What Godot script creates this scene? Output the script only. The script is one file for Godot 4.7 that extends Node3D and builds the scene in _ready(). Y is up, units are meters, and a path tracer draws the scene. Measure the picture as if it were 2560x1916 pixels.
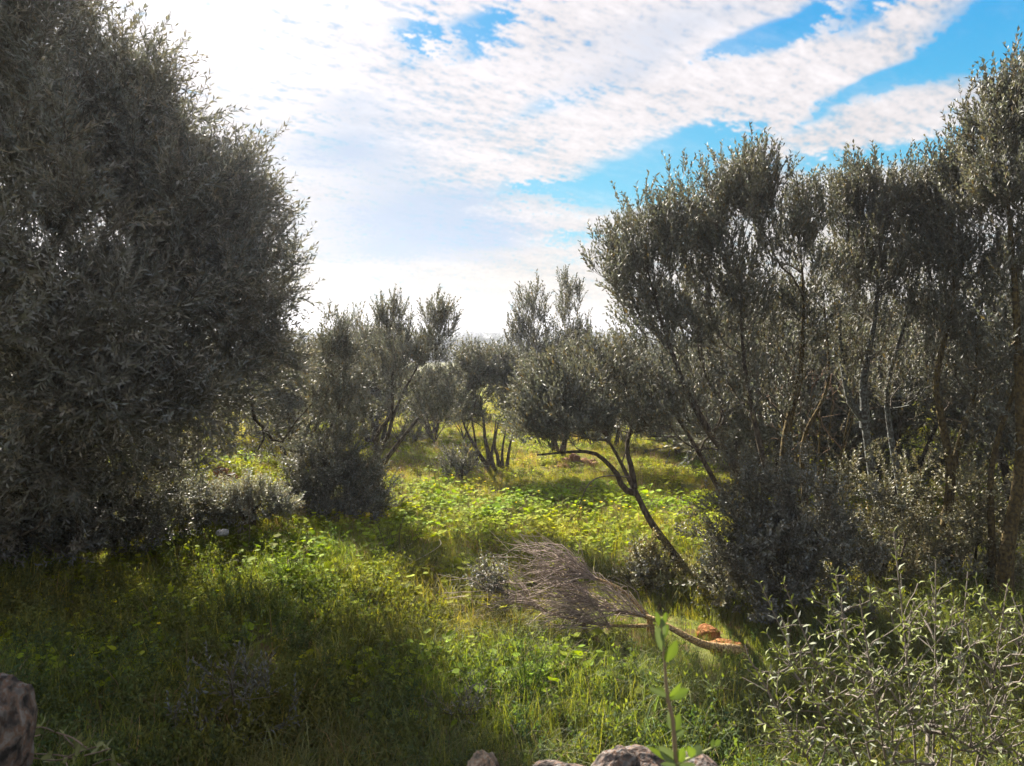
extends Node3D
# A clearing of wild olives seen over a dry stone wall, against a low winter sun.
# y is up, the camera stands at x = 0, z = 0 and looks along -z.

const F := 1934.0                       # focal length in pixels of a 2560 x 1916 frame
const EYE := Vector3(0, 1.8, 0)
const PITCH := -0.0532
const SUN_AZ := -0.50                   # sun: to the left of straight ahead
const SUN_EL := 0.57

var cam_basis := Basis(Vector3.RIGHT, PITCH)
var rng := RandomNumberGenerator.new()
var bumps := FastNoiseLite.new()
var patch := FastNoiseLite.new()
var taken := {}
var M := {}
var SPRIGS := {}

# ------------------------------------------------------------------ mesh builder
class TB:
	var v := PackedVector3Array()
	var n := PackedVector3Array()
	var c := PackedColorArray()
	var ix := PackedInt32Array()
	func vert(p: Vector3, nn: Vector3, col: Color) -> int:
		v.append(p); n.append(nn); c.append(col)
		return v.size() - 1
	func tri(a: int, b: int, d: int) -> void:
		# clockwise seen from the side its normals point to
		if (v[b] - v[a]).cross(v[d] - v[a]).dot(n[a] + n[b] + n[d]) > 0.0:
			ix.append(a); ix.append(d); ix.append(b)
		else:
			ix.append(a); ix.append(b); ix.append(d)
	func quad(a: int, b: int, d: int, e: int) -> void:
		tri(a, b, d); tri(a, d, e)
	# a pointed leaf folded along its midrib: 4 triangles
	func leaf(at: Vector3, dir: Vector3, nor: Vector3, ln: float, wd: float, col: Color, fold := 0.12, curl := 0.1) -> void:
		var side := dir.cross(nor).normalized()
		var mid := at + dir * ln * 0.5
		var a := vert(at, nor, col)
		var l := vert(mid + side * wd * 0.5 + nor * wd * fold, (nor - side * 0.3).normalized(), col)
		var m := vert(mid - nor * wd * fold * 0.5, nor, col)
		var r := vert(mid - side * wd * 0.5 + nor * wd * fold, (nor + side * 0.3).normalized(), col)
		var t := vert(at + dir * ln - nor * ln * curl, (nor + dir * 0.3).normalized(), col)
		tri(a, l, m); tri(a, m, r); tri(l, t, m); tri(m, t, r)
	# a broad round leaf with a lobed edge
	func round_leaf(at: Vector3, dir: Vector3, nor: Vector3, rad: float, col: Color, lobes: int, cup: float, deep := 0.14) -> void:
		var side := dir.cross(nor).normalized()
		var o := vert(at + dir * rad * 0.25, nor, col)
		var ring := []
		var k := 13
		for i in k:
			var a := TAU * (float(i) / k) + PI
			var rr := rad * (1.0 - deep * (0.5 + 0.5 * cos(a * lobes)))
			if i == 0: rr *= 0.35
			var p := at + dir * rad * 0.85 + (dir * cos(a) + side * sin(a)) * rr + nor * cup * rr * (0.5 + 0.5 * cos(a * lobes * 0.5))
			ring.append(vert(p, (nor - (dir * cos(a) + side * sin(a)) * cup).normalized(), col))
		for i in k:
			tri(o, ring[i], ring[(i + 1) % k])
	# a blade of grass that bends over
	func blade(at: Vector3, lean: Vector3, ln: float, wd: float, bend: float, col: Color, tipcol: Color, segs := 3) -> void:
		var side := lean.cross(Vector3.UP).normalized()
		var p := at
		var pa := -1
		var pb := -1
		for i in segs + 1:
			var t := float(i) / segs
			var ang := bend * t * t + 0.12
			var d := (Vector3.UP * cos(ang) + lean * sin(ang)).normalized()
			if i > 0: p += d * ln / segs
			var nn := (lean * cos(ang) - Vector3.UP * sin(ang)) * -1.0
			var w := wd * (1.0 - t * 0.9) * 0.5
			var col2 := col.lerp(tipcol, t)
			var a := vert(p + side * w, nn, col2)
			var b := vert(p - side * w, nn, col2)
			if i > 0: quad(pa, a, b, pb)
			pa = a; pb = b
	# a tube along points
	func tube(pts: PackedVector3Array, rad: PackedFloat32Array, sides: int, col := Color.WHITE, rough := 0.0, noise: FastNoiseLite = null) -> void:
		var last := -1
		var u := Vector3.RIGHT
		for i in pts.size():
			var d := (pts[mini(i + 1, pts.size() - 1)] - pts[maxi(i - 1, 0)]).normalized()
			if absf(u.dot(d)) > 0.95: u = Vector3.FORWARD if absf(d.z) < 0.8 else Vector3.RIGHT
			u = (u - d * u.dot(d)).normalized()
			var w := d.cross(u)
			var first := v.size()
			for k in sides:
				var a := TAU * k / sides
				var o := u * cos(a) + w * sin(a)
				var r := rad[i]
				if noise: r *= 1.0 + rough * noise.get_noise_3dv((pts[i] + o * rad[i]) * 9.0)
				vert(pts[i] + o * r, o, col)
			if last >= 0:
				for k in sides:
					var k2 := (k + 1) % sides
					quad(last + k, last + k2, first + k2, first + k)
			last = first
		# closed end
		var tip := vert(pts[-1] + (pts[-1] - pts[-2]).normalized() * rad[-1] * 0.6, (pts[-1] - pts[-2]).normalized(), col)
		for k in sides:
			tri(last + k, last + (k + 1) % sides, tip)
	func mesh() -> ArrayMesh:
		var a := []
		a.resize(Mesh.ARRAY_MAX)
		a[Mesh.ARRAY_VERTEX] = v; a[Mesh.ARRAY_NORMAL] = n; a[Mesh.ARRAY_COLOR] = c; a[Mesh.ARRAY_INDEX] = ix
		var m := ArrayMesh.new()
		m.add_surface_from_arrays(Mesh.PRIMITIVE_TRIANGLES, a)
		return m

# ------------------------------------------------------------------ naming helpers
func numbered(called: String, parent: Node = null) -> String:
	var key := called if parent == null else str(parent.get_instance_id()) + called
	var k: int = taken.get(key, -1) + 1
	taken[key] = k
	return called if k == 0 else "%s_%03d" % [called, k]

func tag(o: Node3D, label: String, category: String, group := "", kind := "") -> Node3D:
	if label: o.set_meta("label", label)
	if category: o.set_meta("category", category)
	if group: o.set_meta("group", group)
	if kind: o.set_meta("kind", kind)
	return o

func thing(called: String, label: String, category: String, where := Vector3.ZERO, group := "") -> Node3D:
	var o := Node3D.new()
	o.name = numbered(called)
	add_child(o)
	o.position = where
	tag(o, label, category, group)
	return o

func obj(called: String, mesh: Mesh, mat: Material, parent: Node3D = null, kind := "") -> MeshInstance3D:
	var o := MeshInstance3D.new()
	o.name = numbered(called, parent)
	o.mesh = mesh
	o.material_override = mat
	if kind: o.set_meta("kind", kind)
	(parent if parent else self).add_child(o)
	return o

func scatter(called: String, mesh: Mesh, mat: Material, places: Array, tints: Array, parent: Node3D = null, kind := "stuff") -> MultiMeshInstance3D:
	var mm := MultiMesh.new()
	mm.transform_format = MultiMesh.TRANSFORM_3D
	mm.use_colors = true
	mm.mesh = mesh
	mm.instance_count = places.size()
	for i in places.size():
		mm.set_instance_transform(i, places[i])
		mm.set_instance_color(i, tints[i])
	var o := MultiMeshInstance3D.new()
	o.name = numbered(called, parent)
	o.multimesh = mm
	o.material_override = mat
	o.set_meta("kind", kind)
	(parent if parent else self).add_child(o)
	return o

func copy(o: Node3D, called: String, label: String, group := "") -> Node3D:
	var r: Node3D = o.duplicate()
	r.name = numbered(called)
	add_child(r)
	if label: r.set_meta("label", label)
	if group: r.set_meta("group", group)
	return r

# ------------------------------------------------------------------ places
func at(x: float, y: float, d: float) -> Vector3:
	var w := cam_basis * Vector3((x - 1280.0) / F, (958.0 - y) / F, -1.0)
	return EYE + w * (d / -w.z)

func ground_y(x: float, z: float) -> float:
	var h := bumps.get_noise_2d(x * 6.0, z * 6.0) * 0.10 + bumps.get_noise_2d(x * 30.0, z * 30.0) * 0.03
	var dx := x + 2.75
	var dz := z + 7.6
	h += 0.30 * exp(-(dx * dx / 0.9 + dz * dz / 1.0))     # the grassy hump beside the big tree
	h *= smoothstep(60.0, 25.0, -z) * 0.85 + 0.15
	h -= smoothstep(30.0, 120.0, -z) * 2.2                   # the land falls away a little, then rises to the far wood
	h += smoothstep(140.0, 330.0, -z + bumps.get_noise_2d(x * 0.25, 3.0) * 70.0) * 3.4
	return h

func on_ground(x: float, y: float) -> Vector3:
	var w := cam_basis * Vector3((x - 1280.0) / F, (958.0 - y) / F, -1.0)
	var p := EYE
	var h := 0.0
	for i in 8:
		p = EYE + w * ((EYE.y - h) / maxf(-w.y, 0.01))
		h = ground_y(p.x, p.z)
	return p

func rv() -> Vector3:
	var p := Vector3(rng.randf_range(-1, 1), rng.randf_range(-1, 1), rng.randf_range(-1, 1))
	while p.length_squared() > 1.0 or p.length_squared() < 0.001:
		p = Vector3(rng.randf_range(-1, 1), rng.randf_range(-1, 1), rng.randf_range(-1, 1))
	return p

func facing(dir: Vector3, spin: float, size: float) -> Basis:
	var y := dir.normalized()
	var x := y.cross(Vector3.FORWARD if absf(y.z) < 0.9 else Vector3.RIGHT).normalized()
	return Basis(x, y, x.cross(y)).rotated(y, spin).scaled(Vector3.ONE * size)

func smoothed(p: PackedVector3Array, step: float) -> PackedVector3Array:
	var c := Curve3D.new()
	for i in p.size():
		var t := (p[mini(i + 1, p.size() - 1)] - p[maxi(i - 1, 0)]) / 6.0
		c.add_point(p[i], -t, t)
	c.bake_interval = step
	var out := PackedVector3Array()
	var l := c.get_baked_length()
	var k := maxi(2, int(l / step))
	for i in k + 1:
		out.append(c.sample_baked(l * i / k, true))
	return out

# ------------------------------------------------------------------ materials
func noise_tex(freq: float, oct: int, stops: Array, sd: int, size := 512, as_normal := false, cell := false) -> NoiseTexture2D:
	var f := FastNoiseLite.new()
	f.seed = sd
	f.frequency = freq
	f.fractal_octaves = oct
	f.noise_type = FastNoiseLite.TYPE_CELLULAR if cell else FastNoiseLite.TYPE_SIMPLEX_SMOOTH
	var t := NoiseTexture2D.new()
	t.width = size; t.height = size
	t.seamless = true
	t.noise = f
	if as_normal:
		t.as_normal_map = true
		t.bump_strength = 6.0
	elif stops:
		var g := Gradient.new()
		g.offsets = PackedFloat32Array(stops.map(func(s): return s[0]))
		g.colors = PackedColorArray(stops.map(func(s): return (s[1] as Color).linear_to_srgb()))
		t.color_ramp = g
	return t

func bark(stops: Array, sd: int, scale: Vector3, freq := 0.02) -> StandardMaterial3D:
	var m := StandardMaterial3D.new()
	m.albedo_texture = noise_tex(freq, 6, stops, sd)
	m.roughness = 0.95
	m.metallic_specular = 0.15
	m.uv1_triplanar = true
	m.uv1_scale = scale
	m.normal_enabled = true
	m.normal_texture = noise_tex(0.03, 4, [], sd + 7, 256, true)
	m.normal_scale = 1.2
	return m

func leafy(rough: float, through: float, tint: Color, spec := 0.5) -> StandardMaterial3D:
	var m := StandardMaterial3D.new()
	m.vertex_color_use_as_albedo = true
	m.albedo_color = Color.WHITE
	m.roughness = rough
	m.metallic_specular = spec
	m.cull_mode = BaseMaterial3D.CULL_DISABLED
	m.backlight_enabled = true
	m.backlight = Color(tint.r * through, tint.g * through, tint.b * through)
	return m

func make_materials() -> void:
	M.olive = leafy(0.6, 0.7, Color(1.0, 1.0, 0.78), 0.4)
	M.herb = leafy(0.75, 1.0, Color(1.0, 1.0, 0.45), 0.2)
	M.grass = leafy(0.6, 1.0, Color(1.0, 0.98, 0.5), 0.3)
	M.dry = leafy(0.7, 0.7, Color(1, 0.95, 0.8), 0.3)
	M.petal = leafy(0.6, 1.0, Color(1, 0.95, 0.5), 0.3)
	M.bark = bark([[0.25, Color(0.035, 0.028, 0.022)], [0.5, Color(0.075, 0.06, 0.046)], [0.72, Color(0.13, 0.11, 0.085)]], 11, Vector3(3, 1.2, 3))
	M.lichen = bark([[0.3, Color(0.05, 0.045, 0.04)], [0.48, Color(0.075, 0.07, 0.062)], [0.6, Color(0.13, 0.145, 0.145)], [0.8, Color(0.19, 0.21, 0.205)]], 21, Vector3(4, 3, 4))
	M.mossy = bark([[0.3, Color(0.04, 0.032, 0.022)], [0.5, Color(0.075, 0.058, 0.03)], [0.66, Color(0.13, 0.095, 0.03)], [0.8, Color(0.09, 0.085, 0.065)]], 31, Vector3(4, 2.5, 4))
	M.ochre = bark([[0.3, Color(0.09, 0.06, 0.03)], [0.48, Color(0.2, 0.16, 0.11)], [0.6, Color(0.4, 0.22, 0.05)], [0.75, Color(0.42, 0.37, 0.27)]], 41, Vector3(7, 7, 7))
	M.twig = StandardMaterial3D.new()
	M.twig.vertex_color_use_as_albedo = true
	M.twig.roughness = 0.85
	M.twig.metallic_specular = 0.25
	M.stone = bark([[0.25, Color(0.02, 0.019, 0.019)], [0.4, Color(0.06, 0.054, 0.052)], [0.5, Color(0.12, 0.1, 0.09)], [0.6, Color(0.13, 0.075, 0.05)], [0.72, Color(0.18, 0.17, 0.165)]], 51, Vector3(1.3, 1.3, 1.3), 0.008)
	M.stone.normal_scale = 2.0
	M.dark_stone = M.stone.duplicate()
	M.dark_stone.albedo_color = Color(0.45, 0.44, 0.43)
	M.orange_stone = bark([[0.3, Color(0.1, 0.04, 0.016)], [0.55, Color(0.2, 0.085, 0.03)], [0.8, Color(0.26, 0.15, 0.075)]], 71, Vector3(4, 4, 4))
	M.clay = bark([[0.25, Color(0.08, 0.04, 0.025)], [0.5, Color(0.2, 0.1, 0.055)], [0.75, Color(0.32, 0.19, 0.11)]], 81, Vector3(3, 3, 3))
	M.pale_stone = bark([[0.3, Color(0.2, 0.2, 0.2)], [0.6, Color(0.33, 0.33, 0.34)], [0.85, Color(0.4, 0.39, 0.38)]], 91, Vector3(5, 5, 5))
	M.soil = StandardMaterial3D.new()
	M.soil.albedo_texture = noise_tex(0.012, 6, [[0.25, Color(0.05, 0.04, 0.025)], [0.4, Color(0.1, 0.11, 0.035)], [0.6, Color(0.13, 0.15, 0.04)], [0.75, Color(0.14, 0.095, 0.055)]], 101, 1024)
	M.soil.roughness = 1.0
	M.soil.metallic_specular = 0.05
	M.soil.uv1_triplanar = true
	M.soil.uv1_world_triplanar = true
	M.soil.uv1_scale = Vector3.ONE * 0.35

func shade(c: Color, k: float) -> Color:
	return Color(c.r * k, c.g * k, c.b * k)

# leafy shoots, along +y, built once in a few variants
func make_sprig(kind: String, sd: int) -> ArrayMesh:
	rng.seed = sd
	var tb := TB.new()
	var ln := 0.17
	var pairs := 8
	var lw := 0.0125
	var ll := 0.046
	var wide := 0.75
	if kind == "long":
		ln = 0.24; pairs = 10; ll = 0.068; lw = 0.0115; wide = 0.7
	elif kind == "small":
		ln = 0.15; pairs = 9; ll = 0.034; lw = 0.012; wide = 0.95
	var stem := PackedVector3Array()
	var rads := PackedFloat32Array()
	var bend := rv() * ln * 0.25
	for i in 5:
		var t := i / 4.0
		stem.append(Vector3(0, ln * t, 0) + bend * t * t)
		rads.append(lerpf(0.0018, 0.0007, t))
	tb.tube(stem, rads, 3, Color(0.10, 0.085, 0.06))
	for i in pairs:
		var t := (i + 0.6) / pairs
		var p := Vector3(0, ln * t, 0) + bend * t * t
		var a := i * PI * 0.5 + rng.randf_range(-0.5, 0.5)
		for s in 2:
			if rng.randf() < 0.08: continue
			var o := Vector3(cos(a + s * PI), 0, sin(a + s * PI))
			var open := wide + rng.randf_range(-0.3, 0.35) - 0.25 * t
			var d := (Vector3.UP * cos(open) + o * sin(open) + rv() * 0.18).normalized()
			var nr := (Vector3.UP * sin(open) - o * cos(open) + rv() * 0.35)
			nr = (nr - d * nr.dot(d)).normalized()
			var k := rng.randf()
			var col := Color(0.108, 0.11, 0.1)
			if k < 0.3: col = Color(0.19, 0.2, 0.19)
			elif k < 0.5: col = Color(0.138, 0.14, 0.115)
			elif k < 0.55: col = Color(0.13, 0.1, 0.05)
			if kind == "long": col = col.lerp(Color(0.2, 0.195, 0.19), 0.5)  # long leaves paled towards grey: veil of sun glare put into their colour
			tb.leaf(p, d, nr, ll * rng.randf_range(0.65, 1.15) * (1.0 - 0.35 * t), lw * rng.randf_range(0.8, 1.25), shade(col, rng.randf_range(0.8, 1.2)), rng.randf_range(0.05, 0.3), rng.randf_range(-0.1, 0.2))
	return tb.mesh()

# ------------------------------------------------------------------ woody plants
# stems: [PackedVector3Array in the world, radius at the foot, radius at the end, material]
# lobes: [centre, radii, number of branch ends, share of ends that carry leaves]
func grow(stems: Array, lobes: Array, step: float, up: float, wander: float, thin := 0.0014) -> Dictionary:
	var P := PackedVector3Array()
	var par := PackedInt32Array()
	var dirs := PackedVector3Array()
	var least := PackedFloat32Array()
	var leaves := PackedFloat32Array()
	var stem_of := PackedInt32Array()
	for si in stems.size():
		var s: Array = stems[si]
		var pts := smoothed(s[0], step)
		for i in pts.size():
			var first := i == 0
			par.append(-1 if first else P.size() - 1)
			P.append(pts[i])
			dirs.append((pts[mini(i + 1, pts.size() - 1)] - pts[maxi(i - 1, 0)]).normalized())
			least.append(lerpf(s[1], minf(s[2], 0.006), pow(float(i) / (pts.size() - 1), 0.8)))
			leaves.append(0.0)
			stem_of.append(si)
	var goals := []
	for L in lobes:
		for k in int(L[2]):
			var u := rv().normalized() * pow(rng.randf(), 0.5) * rng.randf_range(0.75, 1.22)
			goals.append([L[0] + u * L[1], L[3]])
	var foot: Vector3 = stems[0][0][0]
	goals.sort_custom(func(a, b): return (a[0] - foot).length_squared() < (b[0] - foot).length_squared())
	for g in goals:
		var t: Vector3 = g[0]
		var best := 0
		var cost := 1e9
		for i in range(0, P.size(), 2):
			var v := t - P[i]
			var l := v.length()
			if l > cost * 1.4: continue
			var c := l * 1.3 - 0.4 * dirs[i].dot(v) + (l * 0.5 if v.y < 0.0 else 0.0) - P[i].y * 0.08
			if c < cost:
				cost = c
				best = i
		var p0 := P[best]
		var v := t - p0
		var l := v.length()
		if l < step * 0.7: continue
		var d0 := (dirs[best] * 0.55 + v / l * 0.6 + Vector3.UP * up * 0.3).normalized()
		var c1 := p0 + d0 * l * 0.42
		var c2 := t - (v / l * 0.6 + Vector3.UP * up).normalized() * l * 0.36
		var n := maxi(2, int(l / step))
		var prev := best
		for i in range(1, n + 1):
			var f := float(i) / n
			var q := p0.bezier_interpolate(c1, c2, t, f) + rv() * wander * step
			par.append(prev)
			dirs.append((q - P[prev]).normalized())
			P.append(q)
			least.append(0.0)
			leaves.append(g[1])
			stem_of.append(-1)
			prev = P.size() - 1
	# girth from the ends inwards
	var N := P.size()
	var sum := PackedFloat32Array()
	sum.resize(N)
	var main := PackedInt32Array()
	main.resize(N)
	main.fill(-1)
	var mainr := PackedFloat32Array()
	mainr.resize(N)
	var R := PackedFloat32Array()
	R.resize(N)
	for i in range(N - 1, -1, -1):
		var r := maxf(thin if sum[i] == 0.0 else pow(sum[i], 1.0 / 2.25), least[i])
		if least[i] > 0.0: r = least[i]
		R[i] = r
		var p := par[i]
		if p >= 0:
			sum[p] += pow(r, 2.25)
			var rank := r + (10.0 if stem_of[i] >= 0 and stem_of[i] == stem_of[p] else 0.0)
			if rank > mainr[p]:
				mainr[p] = rank
				main[p] = i
	return {"P": P, "par": par, "dirs": dirs, "R": R, "main": main, "stem": stem_of, "leaf": leaves}

func woody(called: String, label: String, category: String, group: String, stems: Array, lobes: Array, o: Dictionary) -> Node3D:
	rng.seed = o.get("seed", 1)
	var base: Vector3 = stems[0][0][0]
	var t := thing(called, label, category, base, group)
	var step: float = o.get("step", 0.09)
	var g := grow(stems, lobes, step, o.get("up", 0.8), o.get("wander", 0.12), o.get("thin", 0.0014))
	var P: PackedVector3Array = g.P
	var par: PackedInt32Array = g.par
	var R: PackedFloat32Array = g.R
	var main: PackedInt32Array = g.main
	var dirs: PackedVector3Array = g.dirs
	var stem: PackedInt32Array = g.stem
	var lf: PackedFloat32Array = g.leaf
	var twigs := TB.new()
	var bk: Material = o.get("bark", M.bark)
	var tc: Color = o.get("twig", Color(0.085, 0.07, 0.055))
	var limbs := 0
	var places := [[], []]
	var tints := [[], []]
	var density: float = o.get("density", 1.0)
	var size: float = o.get("size", 1.0)
	var reach: float = o.get("reach", 0.5)
	var gold: float = o.get("gold", 0.0)
	for i in P.size():
		var p := par[i]
		if p >= 0 and main[p] == i: continue
		# a chain starts here
		var pts := PackedVector3Array()
		var rad := PackedFloat32Array()
		var ids := PackedInt32Array()
		if p >= 0:
			pts.append(P[p] - base)
			rad.append(minf(R[i] * 1.25, R[p]))
		var k := i
		while k >= 0:
			pts.append(P[k] - base)
			rad.append(R[k])
			ids.append(k)
			k = main[k]
		if pts.size() < 2: continue
		if stem[i] >= 0:
			var tb := TB.new()
			# foot of the trunk flares and goes into the ground
			if P[i].y < ground_y(P[i].x, P[i].z) + 0.2:
				for q in mini(4, rad.size()): rad[q] *= [1.45, 1.25, 1.12, 1.05][q]
				pts.insert(0, pts[0] - Vector3(0, 0.12, 0))
				rad.insert(0, rad[0] * 1.2)
			tb.tube(pts, rad, 9, Color.WHITE, 0.2, bumps)
			var sm: Material = stems[stem[i]][3] if stems[stem[i]].size() > 3 else bk
			obj("trunk", tb.mesh(), sm, t)
		elif rad[0] > 0.009 and limbs < 40:
			var tb := TB.new()
			tb.tube(pts, rad, 6, Color.WHITE, 0.25, bumps)
			obj("branch", tb.mesh(), bk, t)
			limbs += 1
		else:
			twigs.tube(pts, rad, 4 if rad[0] > 0.004 else 3, shade(tc, rng.randf_range(0.7, 1.3)))
		# leaves along the outer part of the chain
		var run := 0.0
		for q in range(ids.size() - 1, -1, -1):
			var id := ids[q]
			if lf[id] <= 0.0: continue
			if run > reach: break
			run += step
			if R[id] > 0.006: continue
			var many := 1.9 * density * lf[id] * (1.6 if q == ids.size() - 1 else 1.0)
			var cnt := int(many) + (1 if rng.randf() < many - int(many) else 0)
			for c in cnt:
				var d: Vector3 = dirs[id] * 0.7 + rv() * o.get("splay", 0.75) + Vector3.UP * o.get("lift", 0.45)
				var w := rng.randi() % 2
				var sc := size * rng.randf_range(0.7, 1.25)
				places[w].append(Transform3D(facing(d, rng.randf() * TAU, sc), P[id] - base + rv() * step * 0.4))
				var b: float = rng.randf_range(0.75, 1.25) * o.get("pale", 1.0)
				var warm := rng.randf_range(-0.08, 0.12) + gold
				tints[w].append(Color(b * (1.0 + warm), b * (1.0 + gold * 0.6), b * (1.0 - warm)))
	if twigs.v.size(): obj("twigs", twigs.mesh(), M.twig, t, "stuff")
	var kind: String = o.get("leaves", "olive")
	for w in 2:
		if places[w].size() == 0: continue
		# the shoots nearest to the camera are pieces of their own
		var nearest: int = mini(o.get("pieces", 0), places[w].size() / 3)
		if nearest > 0:
			var order := range(places[w].size())
			var score := PackedFloat32Array()
			for q in places[w].size(): score.append((places[w][q].origin + base - EYE).length())
			order.sort_custom(func(a, b): return score[a] < score[b])
			var rest := []
			var rest_t := []
			for q in order.size():
				if q < nearest:
					var s := obj("leafy_shoot", SPRIGS[kind][w], M.olive, t)
					s.transform = places[w][order[q]]
				else:
					rest.append(places[w][order[q]])
					rest_t.append(tints[w][order[q]])
			places[w] = rest
			tints[w] = rest_t
		scatter("foliage", SPRIGS[kind][w], M.olive, places[w], tints[w], t)
	return t

# stems and lobes given in the photograph's pixels and a distance
func st(px: Array, d: float, r0: float, r1: float, mat: Material = null, d2 := -1.0) -> Array:
	var p := PackedVector3Array()
	for i in px.size():
		var dd := d if d2 < 0.0 else lerpf(d, d2, float(i) / (px.size() - 1))
		p.append(at(px[i][0], px[i][1], dd))
	return [p, r0, r1, mat] if mat else [p, r0, r1]

func lo(x: float, y: float, d: float, rx: float, ry: float, rz: float, n: int, leaf := 1.0) -> Array:
	return [at(x, y, d), Vector3(rx * d / F, ry * d / F, rz), n, leaf]

# a bush: short stems from the foot and a low crown
func bush(called: String, label: String, category: String, group: String, foot: Vector3, r: Vector3, n: int, o: Dictionary) -> Node3D:
	rng.seed = o.get("seed", 1) + 500
	var stems := []
	for k in o.get("stems", 5):
		var a: float = TAU * k / 5.0 + rng.randf()
		var e := foot + Vector3(cos(a) * r.x * 0.4, r.y * rng.randf_range(0.5, 0.9), sin(a) * r.z * 0.4)
		stems.append([PackedVector3Array([foot + Vector3(cos(a), 0, sin(a)) * 0.05, foot.lerp(e, 0.5) + rv() * 0.06, e]), rng.randf_range(0.012, 0.02), 0.006])
	var lobes := [
		[foot + Vector3(0, r.y * 0.95, 0), Vector3(r.x * 0.75, r.y * 0.75, r.z * 0.75), int(n * 0.5), 1.0],
		[foot + Vector3(-r.x * 0.4, r.y * 0.55, r.z * 0.2), Vector3(r.x * 0.6, r.y * 0.5, r.z * 0.6), int(n * 0.25), 1.0],
		[foot + Vector3(r.x * 0.4, r.y * 0.55, r.z * 0.1), Vector3(r.x * 0.6, r.y * 0.5, r.z * 0.6), int(n * 0.25), 1.0],
		[foot + Vector3(0, r.y * 0.22, r.z * 0.15), Vector3(r.x * 0.95, r.y * 0.22, r.z * 0.9), int(n * 0.3), 1.0]]
	return woody(called, label, category, group, stems, lobes, o)

# ------------------------------------------------------------------ stones
func rock(size: Vector3, sd: int, n := 14, rough := 0.22) -> ArrayMesh:
	var f := FastNoiseLite.new()
	f.seed = sd
	f.frequency = 0.9
	f.fractal_octaves = 4
	var s := SurfaceTool.new()
	s.begin(Mesh.PRIMITIVE_TRIANGLES)
	s.set_smooth_group(0)
	var pts := {}
	for face in 6:
		var nrm := Vector3.ZERO
		nrm[face / 2] = 1.0 if face % 2 else -1.0
		var u := Vector3(nrm.y, nrm.z, nrm.x)
		var w := nrm.cross(u)
		for a in n:
			for b in n:
				var q := []
				for k in [[0, 0], [1, 0], [1, 1], [0, 1]]:
					var p: Vector3 = nrm + u * ((a + k[0]) * 2.0 / n - 1.0) + w * ((b + k[1]) * 2.0 / n - 1.0)
					p = p.normalized() * lerpf(1.0, p.length(), 0.22)
					var e := p.normalized()
					p += e * (f.get_noise_3dv(p * 0.8) * rough * 1.3 + f.get_noise_3dv(p * 3.1) * rough * 0.3)
					q.append(p * size * 0.5)
				for i in [0, 2, 1, 0, 3, 2]:
					s.add_vertex(q[i])
	s.index()
	s.generate_normals()
	return s.commit()

# ------------------------------------------------------------------ sky
# blue gaps between the clouds: azimuth, elevation, half sizes, turn (degrees), strength
const GAPS := [
	[-7.1, 21.5, 1.17, 0.70, -15, 0.95], [-6.7, 20.6, 0.89, 0.51, -30, 0.80], [-5.9, 20.2, 0.69, 0.32, -20, 0.70], [-1.8, 22.0, 1.23, 0.64, 0, 0.95], [-2.5, 20.9, 0.89, 0.83, 10, 1.00], [-3.3, 19.9, 0.69, 0.45, 0, 0.80], [-3.9, 21.6, 0.89, 0.38, 0, 0.50], [-8.3, 19.5, 0.55, 0.26, 0, 0.60], [3.4, 16.8, 1.71, 0.46, 8, 0.85], [-0.5, 15.4, 2.06, 0.26, 20, 0.40], [0.8, 13.5, 2.06, 0.23, 10, 0.35], [0.2, 11.1, 1.37, 0.34, -5, 0.80], [2.5, 10.9, 2.40, 0.30, 0, 0.70], [4.5, 10.8, 2.06, 0.47, 0, 1.10], [6.9, 10.9, 2.40, 0.94, 5, 1.50], [9.9, 11.6, 2.74, 1.34, 10, 1.60], [12.4, 12.8, 2.40, 1.20, 15, 1.50], [14.0, 13.8, 2.06, 0.80, 20, 1.20], [16.2, 13.6, 2.74, 0.27, 12, 0.70], [13.1, 12.1, 1.03, 0.40, 20, -0.40], [21.8, 11.9, 2.74, 0.47, -4, 1.20], [25.1, 12.0, 2.40, 0.54, 8, 1.20], [27.9, 12.3, 2.06, 0.60, 10, 1.20], [29.9, 12.3, 1.71, 0.67, 0, 1.00], [17.8, 20.1, 2.06, 0.52, 12, 1.30], [19.5, 20.8, 2.06, 0.77, 25, 1.40], [18.9, 20.2, 1.03, 0.58, 10, 1.00], [16.1, 19.7, 1.71, 0.26, 12, 0.60], [24.2, 21.3, 1.37, 0.70, 35, 1.40], [20.3, 21.3, 1.37, 0.38, 30, 0.80], [32.0, 19.6, 2.74, 1.45, 30, 2.00], [30.4, 18.5, 2.06, 0.98, 25, 1.60], [29.2, 17.7, 2.06, 0.65, 20, 1.20], [27.4, 16.9, 2.74, 0.52, 16, 1.40], [25.7, 16.9, 2.40, 0.33, 18, 0.90], [24.2, 16.4, 2.06, 0.23, 20, 0.60], [22.5, 15.6, 2.06, 0.26, 24, 0.70], [31.4, 17.9, 2.06, 0.82, 15, 0.90], [32.7, 17.2, 1.37, 0.66, 0, 0.90], [5.8, 7.6, 1.71, 0.24, 3, 1.10], [3.9, 7.5, 2.06, 0.17, 0, 0.70], [4.9, 6.0, 1.71, 0.17, 0, 0.80], [2.9, 6.9, 2.06, 0.14, 0, 0.50], [-10.7, 3.0, 1.03, 0.17, -8, 0.90], [-8.0, 3.5, 1.71, 0.14, -4, 0.50], [-0.5, 2.5, 1.03, 0.17, 8, 0.80], [-1.6, 2.4, 1.03, 0.14, 8, 0.50]]
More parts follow.
